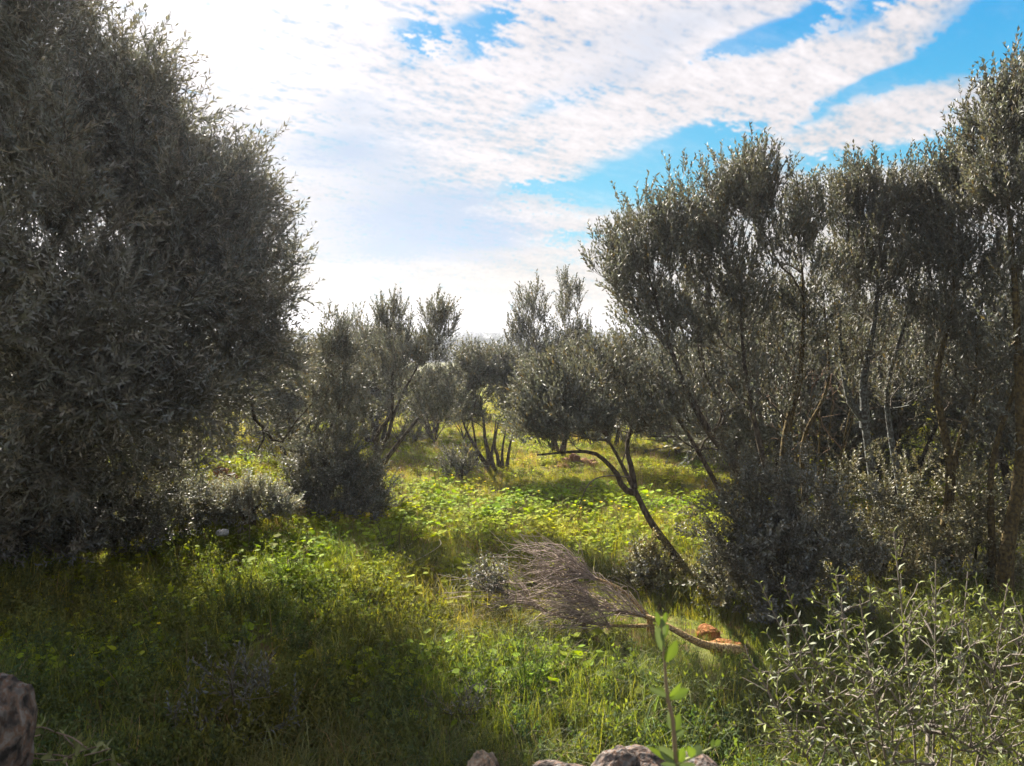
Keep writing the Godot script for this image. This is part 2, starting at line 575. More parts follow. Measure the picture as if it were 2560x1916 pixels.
# greyer, thinner cloud low in the middle
const GREY := [[-13.0, 13.5, 3.0, 1.0, 15.0, 0.6], [-11.0, 16.5, 2.2, 0.7, 10.0, 0.4], [-4.0, 10.5, 2.5, 0.7, 10.0, 0.6], [9.0, 19.0, 4.0, 0.7, 20.0, 0.4], [-6.3, 8.5, 5.0, 1.5, 2.0, 1.0], [-9.0, 12.5, 3.0, 2.2, 10.0, 0.5], [-2.5, 7.6, 3.5, 0.8, 0.0, 0.7], [-9.5, 6.6, 3.0, 0.35, 0.0, 0.5], [12.0, 21.5, 5.0, 0.8, 10.0, 0.35]]

func spots_at(list: Array, az: float, el: float) -> float:
	var sum := 0.0
	for g in list:
		var da: float = az - g[0]
		if absf(da) > g[2] * 3.0: continue
		var de: float = el - g[1]
		var c := cos(deg_to_rad(g[4]))
		var s := sin(deg_to_rad(g[4]))
		var x: float = (da * c + de * s) / g[2]
		var y: float = (-da * s + de * c) / g[3]
		var rr := x * x + y * y
		if rr < 9.0: sum += g[5] * exp(-rr * 0.55)
	return sum

func sky_at(az: float, el: float, f: FastNoiseLite, f2: FastNoiseLite) -> Color:
	var ca := cos(az)
	var sa := sin(az)
	var ce := cos(el)
	var se := maxf(sin(el), 0.0)
	# noise on a layer of cloud overhead, drawn out from lower left to upper right
	var k := 1.0 / (se + 0.12)
	var px := sa * ce * k
	var pz := ca * ce * k
	var ux := px * 0.80 + pz * 0.60
	var uz := -px * 0.60 + pz * 0.80
	var big := f.get_noise_2d(ux * 80.0, uz * 190.0)
	var fine := 0.75 * f2.get_noise_2d(ux * 520.0, uz * 1300.0) + 0.5 * f2.get_noise_2d(ux * 1900.0 + 40.0, uz * 3600.0)
	var deg_a := rad_to_deg(az)
	var deg_e := rad_to_deg(el)
	var cover := 0.52 + 0.75 * big + 0.30 * fine
	var framed := smoothstep(52.0, 38.0, absf(deg_a)) * smoothstep(38.0, 28.0, deg_e)
	var grey := 0.0
	if framed > 0.0:
		var wa := deg_a + big * 1.6 + fine * 3.2
		var we := deg_e + f.get_noise_2d(ux * 90.0 + 70.0, uz * 200.0) * 0.7 + fine * 1.1
		var gap := spots_at(GAPS, wa, we)
		grey = spots_at(GREY, wa, we) * framed
		cover = lerpf(cover, 0.66 + 0.22 * big + 0.75 * fine - minf(gap, 1.15) * (0.66 + 0.55 * fine), framed)
	var a := lerpf(smoothstep(-0.2, 0.66, cover), 1.0, 0.7 * exp(-deg_e / 4.5))
	var cs := ce * cos(SUN_EL) * cos(az - SUN_AZ) + se * sin(SUN_EL)
	var th := rad_to_deg(acos(clampf(cs, -1.0, 1.0)))
	var low := exp(-deg_e / 5.0)
	var blue := Color(0.002, 0.08, 0.172).lerp(Color(0.02, 0.13, 0.178), clampf(1.0 - (deg_e - 8.0) / 13.0, 0.0, 1.0))
	blue = blue.lerp(Color(0.085, 0.16, 0.19), clampf(1.3 * exp(-th / 9.0) + low * 0.35, 0.0, 0.8))
	var cl := 0.168 + 0.045 * fine + 0.03 * big + 0.6 * exp(-th / 6.0)
	var white := Color(1.0, 0.96, 0.99).lerp(Color(1.0, 0.9, 0.68), minf(1.2 * low, 0.95)) * cl * (1.0 - 0.34 * low)
	white = white.lerp(Color(0.088, 0.115, 0.155), clampf(grey * (0.95 + 0.7 * fine), 0.0, 0.85))
	white = white.lerp(Color(0.10, 0.096, 0.112), 0.8 * exp(-deg_e / 1.7))
	var out := blue.lerp(white, a)
	return Color(out.r, out.g, out.b)

func make_sky() -> ImageTexture:
	var f := FastNoiseLite.new()
	f.seed = 5; f.frequency = 0.012; f.fractal_octaves = 4
	var f2 := FastNoiseLite.new()
	f2.seed = 9; f2.frequency = 0.012; f2.fractal_octaves = 4; f2.fractal_gain = 0.6
	var W := 4096
	var H := 2048
	# the whole sky coarsely, then the same sky finely where it is looked at
	var coarse := Image.create(W / 4, H / 4, false, Image.FORMAT_RGBF)
	for y in H / 4:
		var el := PI * (0.5 - (y + 0.5) / (H / 4.0))
		for x in W / 4:
			var az := TAU * ((x + 0.5) / (W / 4.0) - 0.5)
			coarse.set_pixel((x + W / 8) % (W / 4), y, sky_at(az, maxf(el, 0.0), f, f2) if el > -0.03 else Color(0.06, 0.06, 0.04))
	coarse.resize(W, H, Image.INTERPOLATE_BILINEAR)
	var x0 := int(W * (0.5 - 37.0 / 360.0))
	var x1 := int(W * (0.5 + 37.0 / 360.0))
	var y0 := int(H * (0.5 - 29.0 / 180.0))
	for y in range(y0, H / 2 + 2):
		var el := PI * (0.5 - (y + 0.5) / H)
		for x in range(x0, x1):
			coarse.set_pixel((x + W / 2) % W, y, sky_at(TAU * ((x + 0.5) / W - 0.5), maxf(el, 0.0), f, f2))
	return ImageTexture.create_from_image(coarse)

# ------------------------------------------------------------------ ground cover
func grass_mesh(sd: int, blades: int, ln: float, wd: float, spread: float, bend: float, c0: Color, c1: Color, vary: float) -> ArrayMesh:
	rng.seed = sd
	var tb := TB.new()
	for i in blades:
		var a := rng.randf() * TAU
		var r := sqrt(rng.randf()) * spread
		var b := rng.randf() * TAU
		var k := rng.randf_range(1.0 - vary, 1.0 + vary)
		var k2 := rng.randf()
		tb.blade(Vector3(cos(a) * r, -0.01, sin(a) * r), Vector3(cos(b), 0, sin(b)), ln * rng.randf_range(0.45, 1.1), wd * rng.randf_range(0.7, 1.3), bend * rng.randf_range(0.3, 1.3), shade(c0.lerp(c1, k2), k), shade(c0.lerp(c1, k2), k), 4)
	return tb.mesh()

func herb_mesh(sd: int, count: int, rad: float, height: float, lobes: int, col: Color, vary: float) -> ArrayMesh:
	rng.seed = sd
	var tb := TB.new()
	for i in count:
		var a := i * 2.4 + rng.randf() * 0.6
		var o := Vector3(cos(a), 0, sin(a))
		var out := rng.randf_range(0.15, 1.0)
		var tip := o * out * height * 1.0 + Vector3.UP * height * rng.randf_range(0.55, 1.1)
		tb.tube(PackedVector3Array([Vector3.ZERO, tip * 0.5 + Vector3.UP * 0.02, tip]), PackedFloat32Array([0.0018, 0.0014, 0.001]), 3, shade(col, 0.7))
		var nr := (Vector3.UP + o * rng.randf_range(-0.5, 0.7) + rv() * 0.35).normalized()
		var d := (o - nr * o.dot(nr)).normalized()
		tb.round_leaf(tip, d, nr, rad * rng.randf_range(0.6, 1.25), shade(col, rng.randf_range(1.0 - vary, 1.0 + vary)), lobes, rng.randf_range(0.05, 0.3))
	return tb.mesh()

func feather_mesh(sd: int, col: Color, height: float) -> ArrayMesh:   # a small leafy weed with many narrow leaflets
	rng.seed = sd
	var tb := TB.new()
	for k in 4:
		var a := rng.randf() * TAU
		var e := Vector3(cos(a) * 0.4, 1.0, sin(a) * 0.4) * height * rng.randf_range(0.6, 1.1)
		tb.tube(PackedVector3Array([Vector3.ZERO, e * 0.55 + rv() * 0.01, e]), PackedFloat32Array([0.002, 0.0015, 0.0008]), 3, shade(col, 0.8))
		for i in 24:
			var p := e * (0.08 + i / 25.0) + rv() * 0.012
			var d := (rv() + Vector3.UP * 0.25).normalized()
			var nr := d.cross(rv()).normalized()
			tb.leaf(p, d, nr, height * rng.randf_range(0.08, 0.15), height * rng.randf_range(0.03, 0.06), shade(col, rng.randf_range(0.7, 1.35)), 0.1, 0.15)
	return tb.mesh()

# patches of broad leaves, in the photograph's pixels: x, y, half sizes
const BROAD := [[1300, 1320, 330, 40], [1500, 1260, 280, 30], [1120, 1290, 130, 60], [1650, 1400, 110, 60], [640, 1420, 180, 60], [860, 1490, 240, 45], [1080, 1480, 260, 60], [720, 1360, 130, 60],
	[560, 1200, 160, 40], [1420, 1380, 200, 35], [330, 1500, 200, 60], [1000, 1360, 130, 40], [1350, 1700, 160, 60], [1000, 1700, 200, 80], [260, 1650, 260, 90]]

func broad_at(p: Vector3) -> float:
	# the place in the photograph of a point on the ground
	var q := cam_basis.inverse() * (p - EYE)
	var x := 1280.0 + F * q.x / -q.z
	var y := 958.0 - F * q.y / -q.z
	var s := 0.0
	for b in BROAD:
		var u: float = (x - b[0]) / b[2]
		var v: float = (y - b[1]) / b[3]
		s = maxf(s, exp(-(u * u + v * v)))
	return s

func make_meadow() -> void:
	var kinds := [
		["grass", [grass_mesh(201, 16, 0.17, 0.0042, 0.07, 1.2, Color(0.19, 0.22, 0.035), Color(0.32, 0.33, 0.06), 0.3), grass_mesh(202, 16, 0.22, 0.0045, 0.08, 1.0, Color(0.15, 0.18, 0.035), Color(0.33, 0.31, 0.07), 0.35)], M.grass, "short green meadow grass covering the clearing and the ground under the trees", "grass"],
		["long_grass", [grass_mesh(203, 18, 0.34, 0.0045, 0.07, 2.2, Color(0.1, 0.13, 0.05), Color(0.22, 0.21, 0.1), 0.4), grass_mesh(204, 14, 0.28, 0.005, 0.05, 2.0, Color(0.12, 0.155, 0.06), Color(0.25, 0.27, 0.14), 0.35)], M.grass, "long arching grass blades in the near ground behind the wall", "grass"],
		["dry_grass", [grass_mesh(205, 10, 0.26, 0.003, 0.07, 1.6, Color(0.2, 0.12, 0.06), Color(0.36, 0.25, 0.14), 0.3)], M.dry, "dry straw-coloured grass stems mixed into the near green grass", "dry grass"],
		["broad_leaved_weeds", [herb_mesh(206, 11, 0.02, 0.11, 5, Color(0.27, 0.31, 0.02), 0.3), herb_mesh(207, 9, 0.026, 0.13, 5, Color(0.23, 0.29, 0.025), 0.35)], M.herb, "patches of broad round-leaved weeds between the grasses of the clearing", "weeds"],
		["clover", [herb_mesh(208, 16, 0.012, 0.07, 3, Color(0.25, 0.29, 0.025), 0.3)], M.herb, "low clover with small round leaves covering the sunlit clearing", "clover"],
		["leafy_weeds", [feather_mesh(209, Color(0.1, 0.135, 0.07), 0.17), feather_mesh(210, Color(0.135, 0.15, 0.055), 0.21)], M.herb, "small-leaved dark weeds growing through the near grass", "weeds"]]
	rng.seed = 77
	var places := {}
	var tints := {}
	for k in kinds:
		for v in k[1].size():
			places[k[0] + str(v)] = []
			tints[k[0] + str(v)] = []
	var depths := 95000
	for i in depths:
		# evenly over a wedge in front of the camera, thinning out with distance
		var z := 2.2 + 25.0 * pow(rng.randf(), 1.6)
		var x := rng.randf_range(-1, 1) * (z * 0.78 + 0.9)
		var y := ground_y(x, -z)
		var p := Vector3(x, y, -z)
		var b := broad_at(p)
		var n1 := patch.get_noise_2d(x * 60.0, z * 60.0)
		var n2 := patch.get_noise_2d(x * 22.0 + 50.0, z * 22.0)
		var near := smoothstep(7.5, 4.0, z)
		if near > 0.2 and n1 < -0.22 and rng.randf() < 0.75: continue
		var what := "grass"
		var pick := rng.randf()
		if pick < b * 0.28 * (0.6 + 1.2 * clampf(n1 + 0.4, 0.0, 1.0)): what = "broad_leaved_weeds"
		elif near > 0.0 and rng.randf() < near * (0.5 + 0.7 * n2): what = "long_grass" if x > -0.7 + n1 * 2.0 else "leafy_weeds"
		elif rng.randf() < near * 0.22 + 0.10 * clampf(n2, 0.0, 1.0): what = "leafy_weeds"
		elif rng.randf() < 0.13 + 0.7 * clampf(n1 - 0.05, 0.0, 1.0) * near: what = "dry_grass"
		elif z > 7.0 and rng.randf() < 0.25 + n1 * 0.5: what = "clover"
		var v := 1 if rng.randf() < 0.5 and places.has(what + "1") else 0
		var s := rng.randf_range(0.6, 1.25)
		if what == "grass": s *= lerpf(1.0, 0.55, smoothstep(5.0, 8.0, z))
		if Vector2(x - 0.55, z - 4.9).length() < 0.7 or Vector2((x - 1.0) * 0.8, z - 4.35).length() < 0.55: s *= 0.5
		var t := Transform3D(Basis(Vector3.UP, rng.randf() * TAU).scaled(Vector3(s, s * rng.randf_range(0.8, 1.2), s)), p)
		t.basis = Basis(Vector3(rng.randf_range(-1, 1), 0, rng.randf_range(-1, 1)).normalized(), rng.randf() * 0.25) * t.basis
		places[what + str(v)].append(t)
		var g := rng.randf_range(0.75, 1.25) * (1.2 if z > 6.5 else 0.95)  # far lime plants brighter; near tufts darker, foreground shade put into their tint
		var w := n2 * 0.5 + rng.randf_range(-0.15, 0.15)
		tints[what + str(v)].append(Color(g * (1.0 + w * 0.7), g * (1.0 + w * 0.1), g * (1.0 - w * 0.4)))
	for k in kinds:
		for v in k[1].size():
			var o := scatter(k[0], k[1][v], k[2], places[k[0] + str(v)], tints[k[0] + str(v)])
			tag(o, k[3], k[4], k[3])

# ------------------------------------------------------------------ the scene
func _ready() -> void:
	bumps.seed = 3; bumps.frequency = 0.1
	patch.seed = 8; patch.frequency = 0.02; patch.fractal_octaves = 3
	# camera
	var cam := Camera3D.new()
	cam.name = "camera"
	var lens := CameraAttributesPhysical.new()
	lens.frustum_focal_length = 24.23
	lens.exposure_aperture = 8.0
	lens.frustum_focus_distance = 7.5
	lens.frustum_near = 0.05
	lens.frustum_far = 3000.0
	cam.attributes = lens
	cam.transform = Transform3D(cam_basis, EYE)
	add_child(cam)
	cam.current = true
	# sky, air and exposure
	var e := Environment.new()
	e.background_mode = Environment.BG_SKY
	var sky := Sky.new()
	var pano := PanoramaSkyMaterial.new()
	pano.panorama = make_sky()
	sky.sky_material = pano
	e.sky = sky
	e.tonemap_mode = Environment.TONE_MAPPER_LINEAR
	e.tonemap_exposure = 4.8
	e.volumetric_fog_enabled = true
	e.volumetric_fog_density = 0.0011
	e.volumetric_fog_albedo = Color(0.9, 0.93, 1.0)
	e.volumetric_fog_anisotropy = 0.5
	e.sdfgi_enabled = true
	e.ssao_enabled = true
	e.ssil_enabled = true
	var we := WorldEnvironment.new()
	we.name = "environment"
	we.environment = e
	add_child(we)
	# the sun, ahead and to the left, behind the big tree
	var sun := DirectionalLight3D.new()
	sun.name = "sun"
	sun.light_energy = 1.6
	sun.light_color = Color(1.0, 0.96, 0.9)
	sun.light_angular_distance = 0.6
	sun.shadow_enabled = true
	var to_sun := Vector3(sin(SUN_AZ) * cos(SUN_EL), sin(SUN_EL), -cos(SUN_AZ) * cos(SUN_EL))
	add_child(sun)
	sun.look_at_from_position(to_sun * 50.0, Vector3.ZERO)

	make_materials()
	SPRIGS.olive = [make_sprig("olive", 301), make_sprig("olive", 302)]
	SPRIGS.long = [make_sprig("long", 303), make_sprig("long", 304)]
	SPRIGS.small = [make_sprig("small", 305), make_sprig("small", 306)]
	make_ground()
	make_meadow()
	make_trees()
	make_shrubs()
	make_background()
	make_wall()
	make_small_things()

func make_ground() -> void:
	var tb := TB.new()
	var n := 190
	for j in n + 1:
		var v := float(j) / n
		var z := 4.0 - v * 34.0 - pow(v, 5.0) * 330.0
		for i in n + 1:
			var u := float(i) / n * 2.0 - 1.0
			var x := u * 20.0 + u * pow(absf(u), 4.0) * 260.0
			var p := Vector3(x, ground_y(x, z), z)
			var nr := Vector3(ground_y(x - 0.2, z) - ground_y(x + 0.2, z), 0.4, ground_y(x, z - 0.2) - ground_y(x, z + 0.2)).normalized()
			tb.vert(p, nr, Color.WHITE)
	for j in n:
		for i in n:
			var a := j * (n + 1) + i
			tb.quad(a, a + 1, a + n + 2, a + n + 1)
	var g := obj("ground", tb.mesh(), M.soil)
	tag(g, "brown and green earth of the clearing under the grass", "ground", "", "structure")

func make_trees() -> void:
	# the big olive on the left, its crown running out of the frame
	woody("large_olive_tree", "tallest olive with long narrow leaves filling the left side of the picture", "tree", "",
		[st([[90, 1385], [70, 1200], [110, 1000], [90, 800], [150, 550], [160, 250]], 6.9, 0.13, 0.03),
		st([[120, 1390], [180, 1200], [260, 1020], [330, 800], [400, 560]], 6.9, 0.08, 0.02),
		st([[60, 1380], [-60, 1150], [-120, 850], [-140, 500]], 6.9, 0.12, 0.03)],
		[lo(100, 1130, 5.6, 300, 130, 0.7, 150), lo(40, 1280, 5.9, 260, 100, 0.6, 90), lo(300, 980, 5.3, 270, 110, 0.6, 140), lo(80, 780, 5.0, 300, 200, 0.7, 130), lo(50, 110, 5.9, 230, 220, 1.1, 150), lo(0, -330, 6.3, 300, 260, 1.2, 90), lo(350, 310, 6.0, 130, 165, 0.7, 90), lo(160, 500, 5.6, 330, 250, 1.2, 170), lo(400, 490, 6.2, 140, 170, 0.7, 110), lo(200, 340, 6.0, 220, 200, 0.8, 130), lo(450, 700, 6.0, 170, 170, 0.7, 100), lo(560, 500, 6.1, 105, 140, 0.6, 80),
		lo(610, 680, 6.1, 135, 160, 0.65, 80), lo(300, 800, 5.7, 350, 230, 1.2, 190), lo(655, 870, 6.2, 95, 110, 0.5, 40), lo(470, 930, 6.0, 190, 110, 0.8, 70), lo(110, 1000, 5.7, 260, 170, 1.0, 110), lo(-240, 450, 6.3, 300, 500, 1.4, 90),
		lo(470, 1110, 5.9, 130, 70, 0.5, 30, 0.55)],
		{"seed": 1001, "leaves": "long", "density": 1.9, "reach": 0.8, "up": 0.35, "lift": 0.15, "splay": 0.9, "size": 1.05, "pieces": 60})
	# two slender olives left of the middle
	woody("slender_olive_tree", "small olive with two thin leaning stems just right of the big left tree", "tree", "",
		[st([[735, 1270], [742, 1171], [769, 1120], [804, 1026], [830, 940]], 8.1, 0.035, 0.015),
		st([[792, 1270], [792, 1203], [800, 1140], [820, 1081], [842, 1034], [870, 960]], 8.0, 0.032, 0.014),
		st([[820, 1270], [814, 1199], [806, 1150]], 8.0, 0.028, 0.02)],
		[lo(850, 870, 8.1, 62, 75, 0.35, 80), lo(835, 960, 8.1, 85, 75, 0.45, 95), lo(870, 1030, 8.0, 65, 60, 0.35, 45), lo(810, 1010, 8.2, 60, 55, 0.4, 35)],
		{"seed": 1002, "density": 1.3, "up": 0.9, "leaves": "olive", "reach": 0.7, "lift": 0.8, "size": 0.95})
	woody("forked_olive_tree", "olive with a forked trunk and two upright tufts rising above the skyline", "tree", "",
		[st([[952, 1290], [949, 1187], [942, 1124], [940, 1097], [957, 1065], [979, 1034], [981, 955], [987, 888]], 8.4, 0.05, 0.018),
		st([[948, 1135], [969, 1093], [983, 1042], [1012, 975], [1040, 924], [1060, 880]], 8.4, 0.03, 0.012),
		st([[953, 1165], [1008, 1093], [1044, 1049], [1103, 990], [1125, 930]], 8.4, 0.03, 0.012)],
		[lo(978, 800, 8.4, 40, 55, 0.3, 40), lo(1095, 815, 8.4, 52, 62, 0.35, 55), lo(1040, 890, 8.4, 100, 55, 0.5, 110), lo(960, 930, 8.4, 50, 60, 0.4, 40), lo(1110, 1010, 8.3, 70, 65, 0.45, 60), lo(1030, 980, 8.5, 70, 60, 0.4, 40, 0.8)],
		{"seed": 1003, "density": 1.3, "up": 1.1, "reach": 0.7, "lift": 0.8, "size": 0.95})
	# the one with many stems in the middle of the clearing
	woody("many_stemmed_olive_tree", "olive on seven thin dark stems standing in the middle of the sunlit clearing", "tree", "",
		[st([[1232, 1190], [1189, 1120], [1161, 1065], [1150, 1010]], 10.6, 0.04, 0.018),
		st([[1226, 1190], [1222, 1140], [1212, 1096], [1210, 1065], [1200, 990]], 10.6, 0.045, 0.02),
		st([[1238, 1188], [1228, 1140], [1234, 1108], [1240, 1050]], 10.6, 0.035, 0.015),
		st([[1248, 1186], [1244, 1140], [1236, 1110], [1250, 1040]], 10.7, 0.035, 0.015),
		st([[1256, 1185], [1256, 1124], [1270, 1050]], 10.6, 0.03, 0.015), st([[1266, 1186], [1273, 1124], [1290, 1050]], 10.7, 0.032, 0.015),
		st([[1191, 1182], [1191, 1128], [1181, 1057], [1170, 1000]], 10.9, 0.026, 0.014)],
		[lo(1170, 970, 10.6, 60, 75, 0.6, 150), lo(1220, 930, 10.7, 80, 60, 0.7, 170), lo(1290, 980, 10.7, 60, 80, 0.6, 130), lo(1170, 1035, 10.6, 50, 30, 0.4, 50)],
		{"seed": 1004, "density": 1.5, "up": 0.7, "reach": 0.7, "size": 1.2})
	# a plumed tree behind the leaning one
	woody("plumed_olive_tree", "olive with two feathery upright tufts against the sky behind the leaning tree", "tree", "",
		[st([[1390, 1135], [1380, 1080], [1350, 960], [1335, 850]], 12.2, 0.05, 0.02), st([[1405, 1135], [1420, 1050], [1425, 920], [1420, 820]], 12.2, 0.045, 0.02)],
		[lo(1330, 790, 12.2, 50, 72, 0.5, 55), lo(1420, 755, 12.2, 40, 58, 0.45, 40), lo(1300, 840, 12.2, 32, 35, 0.3, 25), lo(1350, 900, 12.2, 110, 60, 0.8, 150), lo(1430, 850, 12.3, 60, 60, 0.4, 50), lo(1300, 1000, 12.4, 40, 50, 0.4, 25)],
		{"seed": 1005, "density": 0.9, "lift": 0.9, "splay": 0.6, "up": 1.2, "reach": 0.6, "size": 1.35})
	# the leaning olive
	woody("leaning_olive_tree", "olive with a bare dark trunk leaning left over the sunlit grass", "tree", "",
		[st([[1740, 1480], [1726, 1451], [1682, 1386], [1626, 1304], [1599, 1251], [1583, 1219], [1571, 1196], [1544, 1141], [1516, 1094], [1493, 1050]], 5.7, 0.045, 0.016),
		st([[1590, 1232], [1559, 1223], [1544, 1188], [1516, 1156], [1485, 1133], [1434, 1130], [1343, 1138]], 5.7, 0.028, 0.008, null, 5.3),
		st([[1585, 1222], [1579, 1172], [1567, 1125], [1575, 1082], [1600, 1000]], 5.7, 0.028, 0.012, null, 6.0)],
		[lo(1340, 1060, 5.4, 80, 60, 0.4, 70), lo(1450, 1060, 5.4, 100, 60, 0.5, 90), lo(1400, 980, 5.5, 110, 70, 0.5, 90), lo(1520, 930, 5.7, 110, 90, 0.5, 90), lo(1560, 1040, 5.8, 90, 60, 0.5, 45, 0.7), lo(1640, 960, 5.9, 80, 80, 0.4, 40)],
		{"seed": 1006, "density": 1.35, "up": 0.55, "reach": 0.8, "lift": 0.6, "size": 0.95, "pieces": 40})
	# the group on the right
	woody("fan_shaped_olive_tree", "broad olive fanning out from several leaning stems right of the leaning trunk", "tree", "",
		[st([[2000, 1500], [1982, 1377], [1904, 1269], [1860, 1195], [1826, 1143], [1774, 1082], [1710, 960], [1660, 820], [1620, 680]], 5.7, 0.055, 0.016),
		st([[2050, 1500], [2030, 1356], [1990, 1290], [1965, 1230], [1960, 1134], [1978, 1030], [2000, 943], [2010, 760], [2000, 620]], 5.7, 0.06, 0.018, M.mossy),
		st([[1990, 1330], [1969, 1278], [1930, 1212], [1895, 1090], [1860, 900], [1850, 700]], 5.7, 0.035, 0.014),
		st([[1870, 1480], [1847, 1317], [1817, 1256], [1787, 1204], [1748, 1134], [1690, 1040], [1600, 920]], 6.0, 0.035, 0.012),
		st([[2030, 1500], [2025, 1350], [2012, 1250], [2010, 1100], [2070, 960], [2060, 760]], 5.9, 0.035, 0.014, M.mossy)],
		[lo(1560, 680, 5.8, 75, 120, 0.4, 80), lo(1660, 600, 5.7, 85, 110, 0.45, 90), lo(1880, 480, 5.7, 95, 95, 0.4, 105), lo(2000, 560, 5.8, 55, 90, 0.4, 50), lo(1760, 600, 5.8, 70, 130, 0.4, 75), lo(1680, 800, 5.8, 120, 90, 0.5, 110, 0.9), lo(1850, 740, 5.8, 110, 130, 0.5, 100, 0.85), lo(1790, 820, 6.0, 150, 110, 0.5, 70, 0.8),
		lo(2010, 760, 5.8, 80, 140, 0.4, 75, 0.8), lo(1780, 980, 5.7, 170, 120, 0.5, 130, 0.3), lo(1960, 980, 5.8, 120, 130, 0.4, 90, 0.3), lo(1650, 1040, 5.7, 120, 80, 0.4, 70, 0.45), lo(1800, 570, 5.8, 270, 170, 0.6, 120, 0.8), lo(1850, 880, 5.7, 230, 170, 0.5, 170, 0.04)],
		{"seed": 1007, "density": 1.2, "up": 1.0, "reach": 0.95, "lift": 0.85, "splay": 0.65, "pieces": 50})
	woody("lichen_covered_olive_tree", "olive with a pale grey lichen-covered trunk that splits into three in the right-hand group", "tree", "",
		[st([[2235, 1460], [2225, 1312], [2203, 1269], [2186, 1212], [2173, 1134], [2160, 1052], [2134, 1021], [2116, 965], [2100, 820], [2120, 640]], 6.2, 0.06, 0.018, M.lichen),
		st([[2162, 1070], [2162, 1000], [2160, 943], [2190, 780], [2200, 600]], 6.2, 0.04, 0.016, M.lichen),
		st([[2228, 1330], [2255, 1260], [2247, 1204], [2225, 1074], [2220, 960], [2270, 780], [2290, 620]], 6.3, 0.035, 0.014, M.lichen)],
		[lo(2130, 510, 6.2, 75, 95, 0.4, 80), lo(2230, 520, 6.2, 90, 85, 0.45, 85), lo(2310, 600, 6.3, 70, 90, 0.4, 60), lo(2160, 680, 6.2, 120, 100, 0.5, 110, 0.85), lo(2280, 770, 6.3, 110, 110, 0.5, 90, 0.8), lo(2130, 850, 6.2, 100, 120, 0.4, 85, 0.6), lo(2250, 950, 6.4, 120, 100, 0.5, 80, 0.45), lo(2210, 600, 6.2, 180, 180, 0.5, 90, 0.8), lo(2200, 880, 6.2, 190, 170, 0.5, 130, 0.04)],
		{"seed": 1008, "density": 1.2, "up": 1.0, "reach": 0.95, "lift": 0.85, "splay": 0.65, "bark": M.lichen})
	woody("mossy_olive_tree", "olive with a straight ochre mossy trunk to the right of the lichen-covered one", "tree", "",
		[st([[2366, 1470], [2366, 1399], [2364, 1334], [2370, 1269], [2377, 1178], [2351, 1030], [2342, 943], [2380, 760], [2390, 600]], 5.6, 0.05, 0.016, M.mossy),
		st([[2374, 1215], [2400, 1100], [2440, 960], [2440, 800]], 5.6, 0.03, 0.012, M.mossy)],
		[lo(2370, 470, 5.7, 65, 90, 0.4, 75), lo(2400, 640, 5.7, 95, 120, 0.4, 95, 0.9), lo(2390, 800, 5.7, 95, 100, 0.4, 85, 0.75), lo(2430, 950, 5.7, 100, 110, 0.4, 75, 0.5), lo(2390, 900, 5.7, 130, 170, 0.4, 110, 0.04)],
		{"seed": 1009, "density": 1.2, "up": 1.0, "reach": 0.95, "lift": 0.85, "splay": 0.65, "bark": M.mossy})
	woody("tall_olive_tree", "tallest olive of the right-hand group, cut by the right edge of the picture", "tree", "",
		[st([[2508, 1520], [2511, 1443], [2524, 1334], [2542, 1239], [2553, 1117], [2550, 987], [2540, 760], [2520, 500], [2500, 300]], 5.1, 0.055, 0.016, M.mossy),
		st([[2480, 1480], [2481, 1377], [2477, 1204], [2500, 1080], [2560, 900], [2620, 600]], 5.3, 0.03, 0.012, M.mossy)],
		[lo(2500, 300, 5.1, 65, 125, 0.35, 95), lo(2500, 480, 5.1, 75, 90, 0.4, 75), lo(2600, 300, 5.2, 70, 160, 0.4, 60), lo(2540, 660, 5.2, 90, 120, 0.4, 75, 0.8), lo(2620, 560, 5.3, 90, 220, 0.5, 60), lo(2540, 880, 5.2, 110, 120, 0.4, 55, 0.55), lo(2540, 1080, 5.3, 120, 100, 0.4, 40, 0.4)],
		{"seed": 1010, "density": 1.2, "up": 1.0, "reach": 0.95, "lift": 0.85, "splay": 0.65, "pieces": 50, "bark": M.mossy})

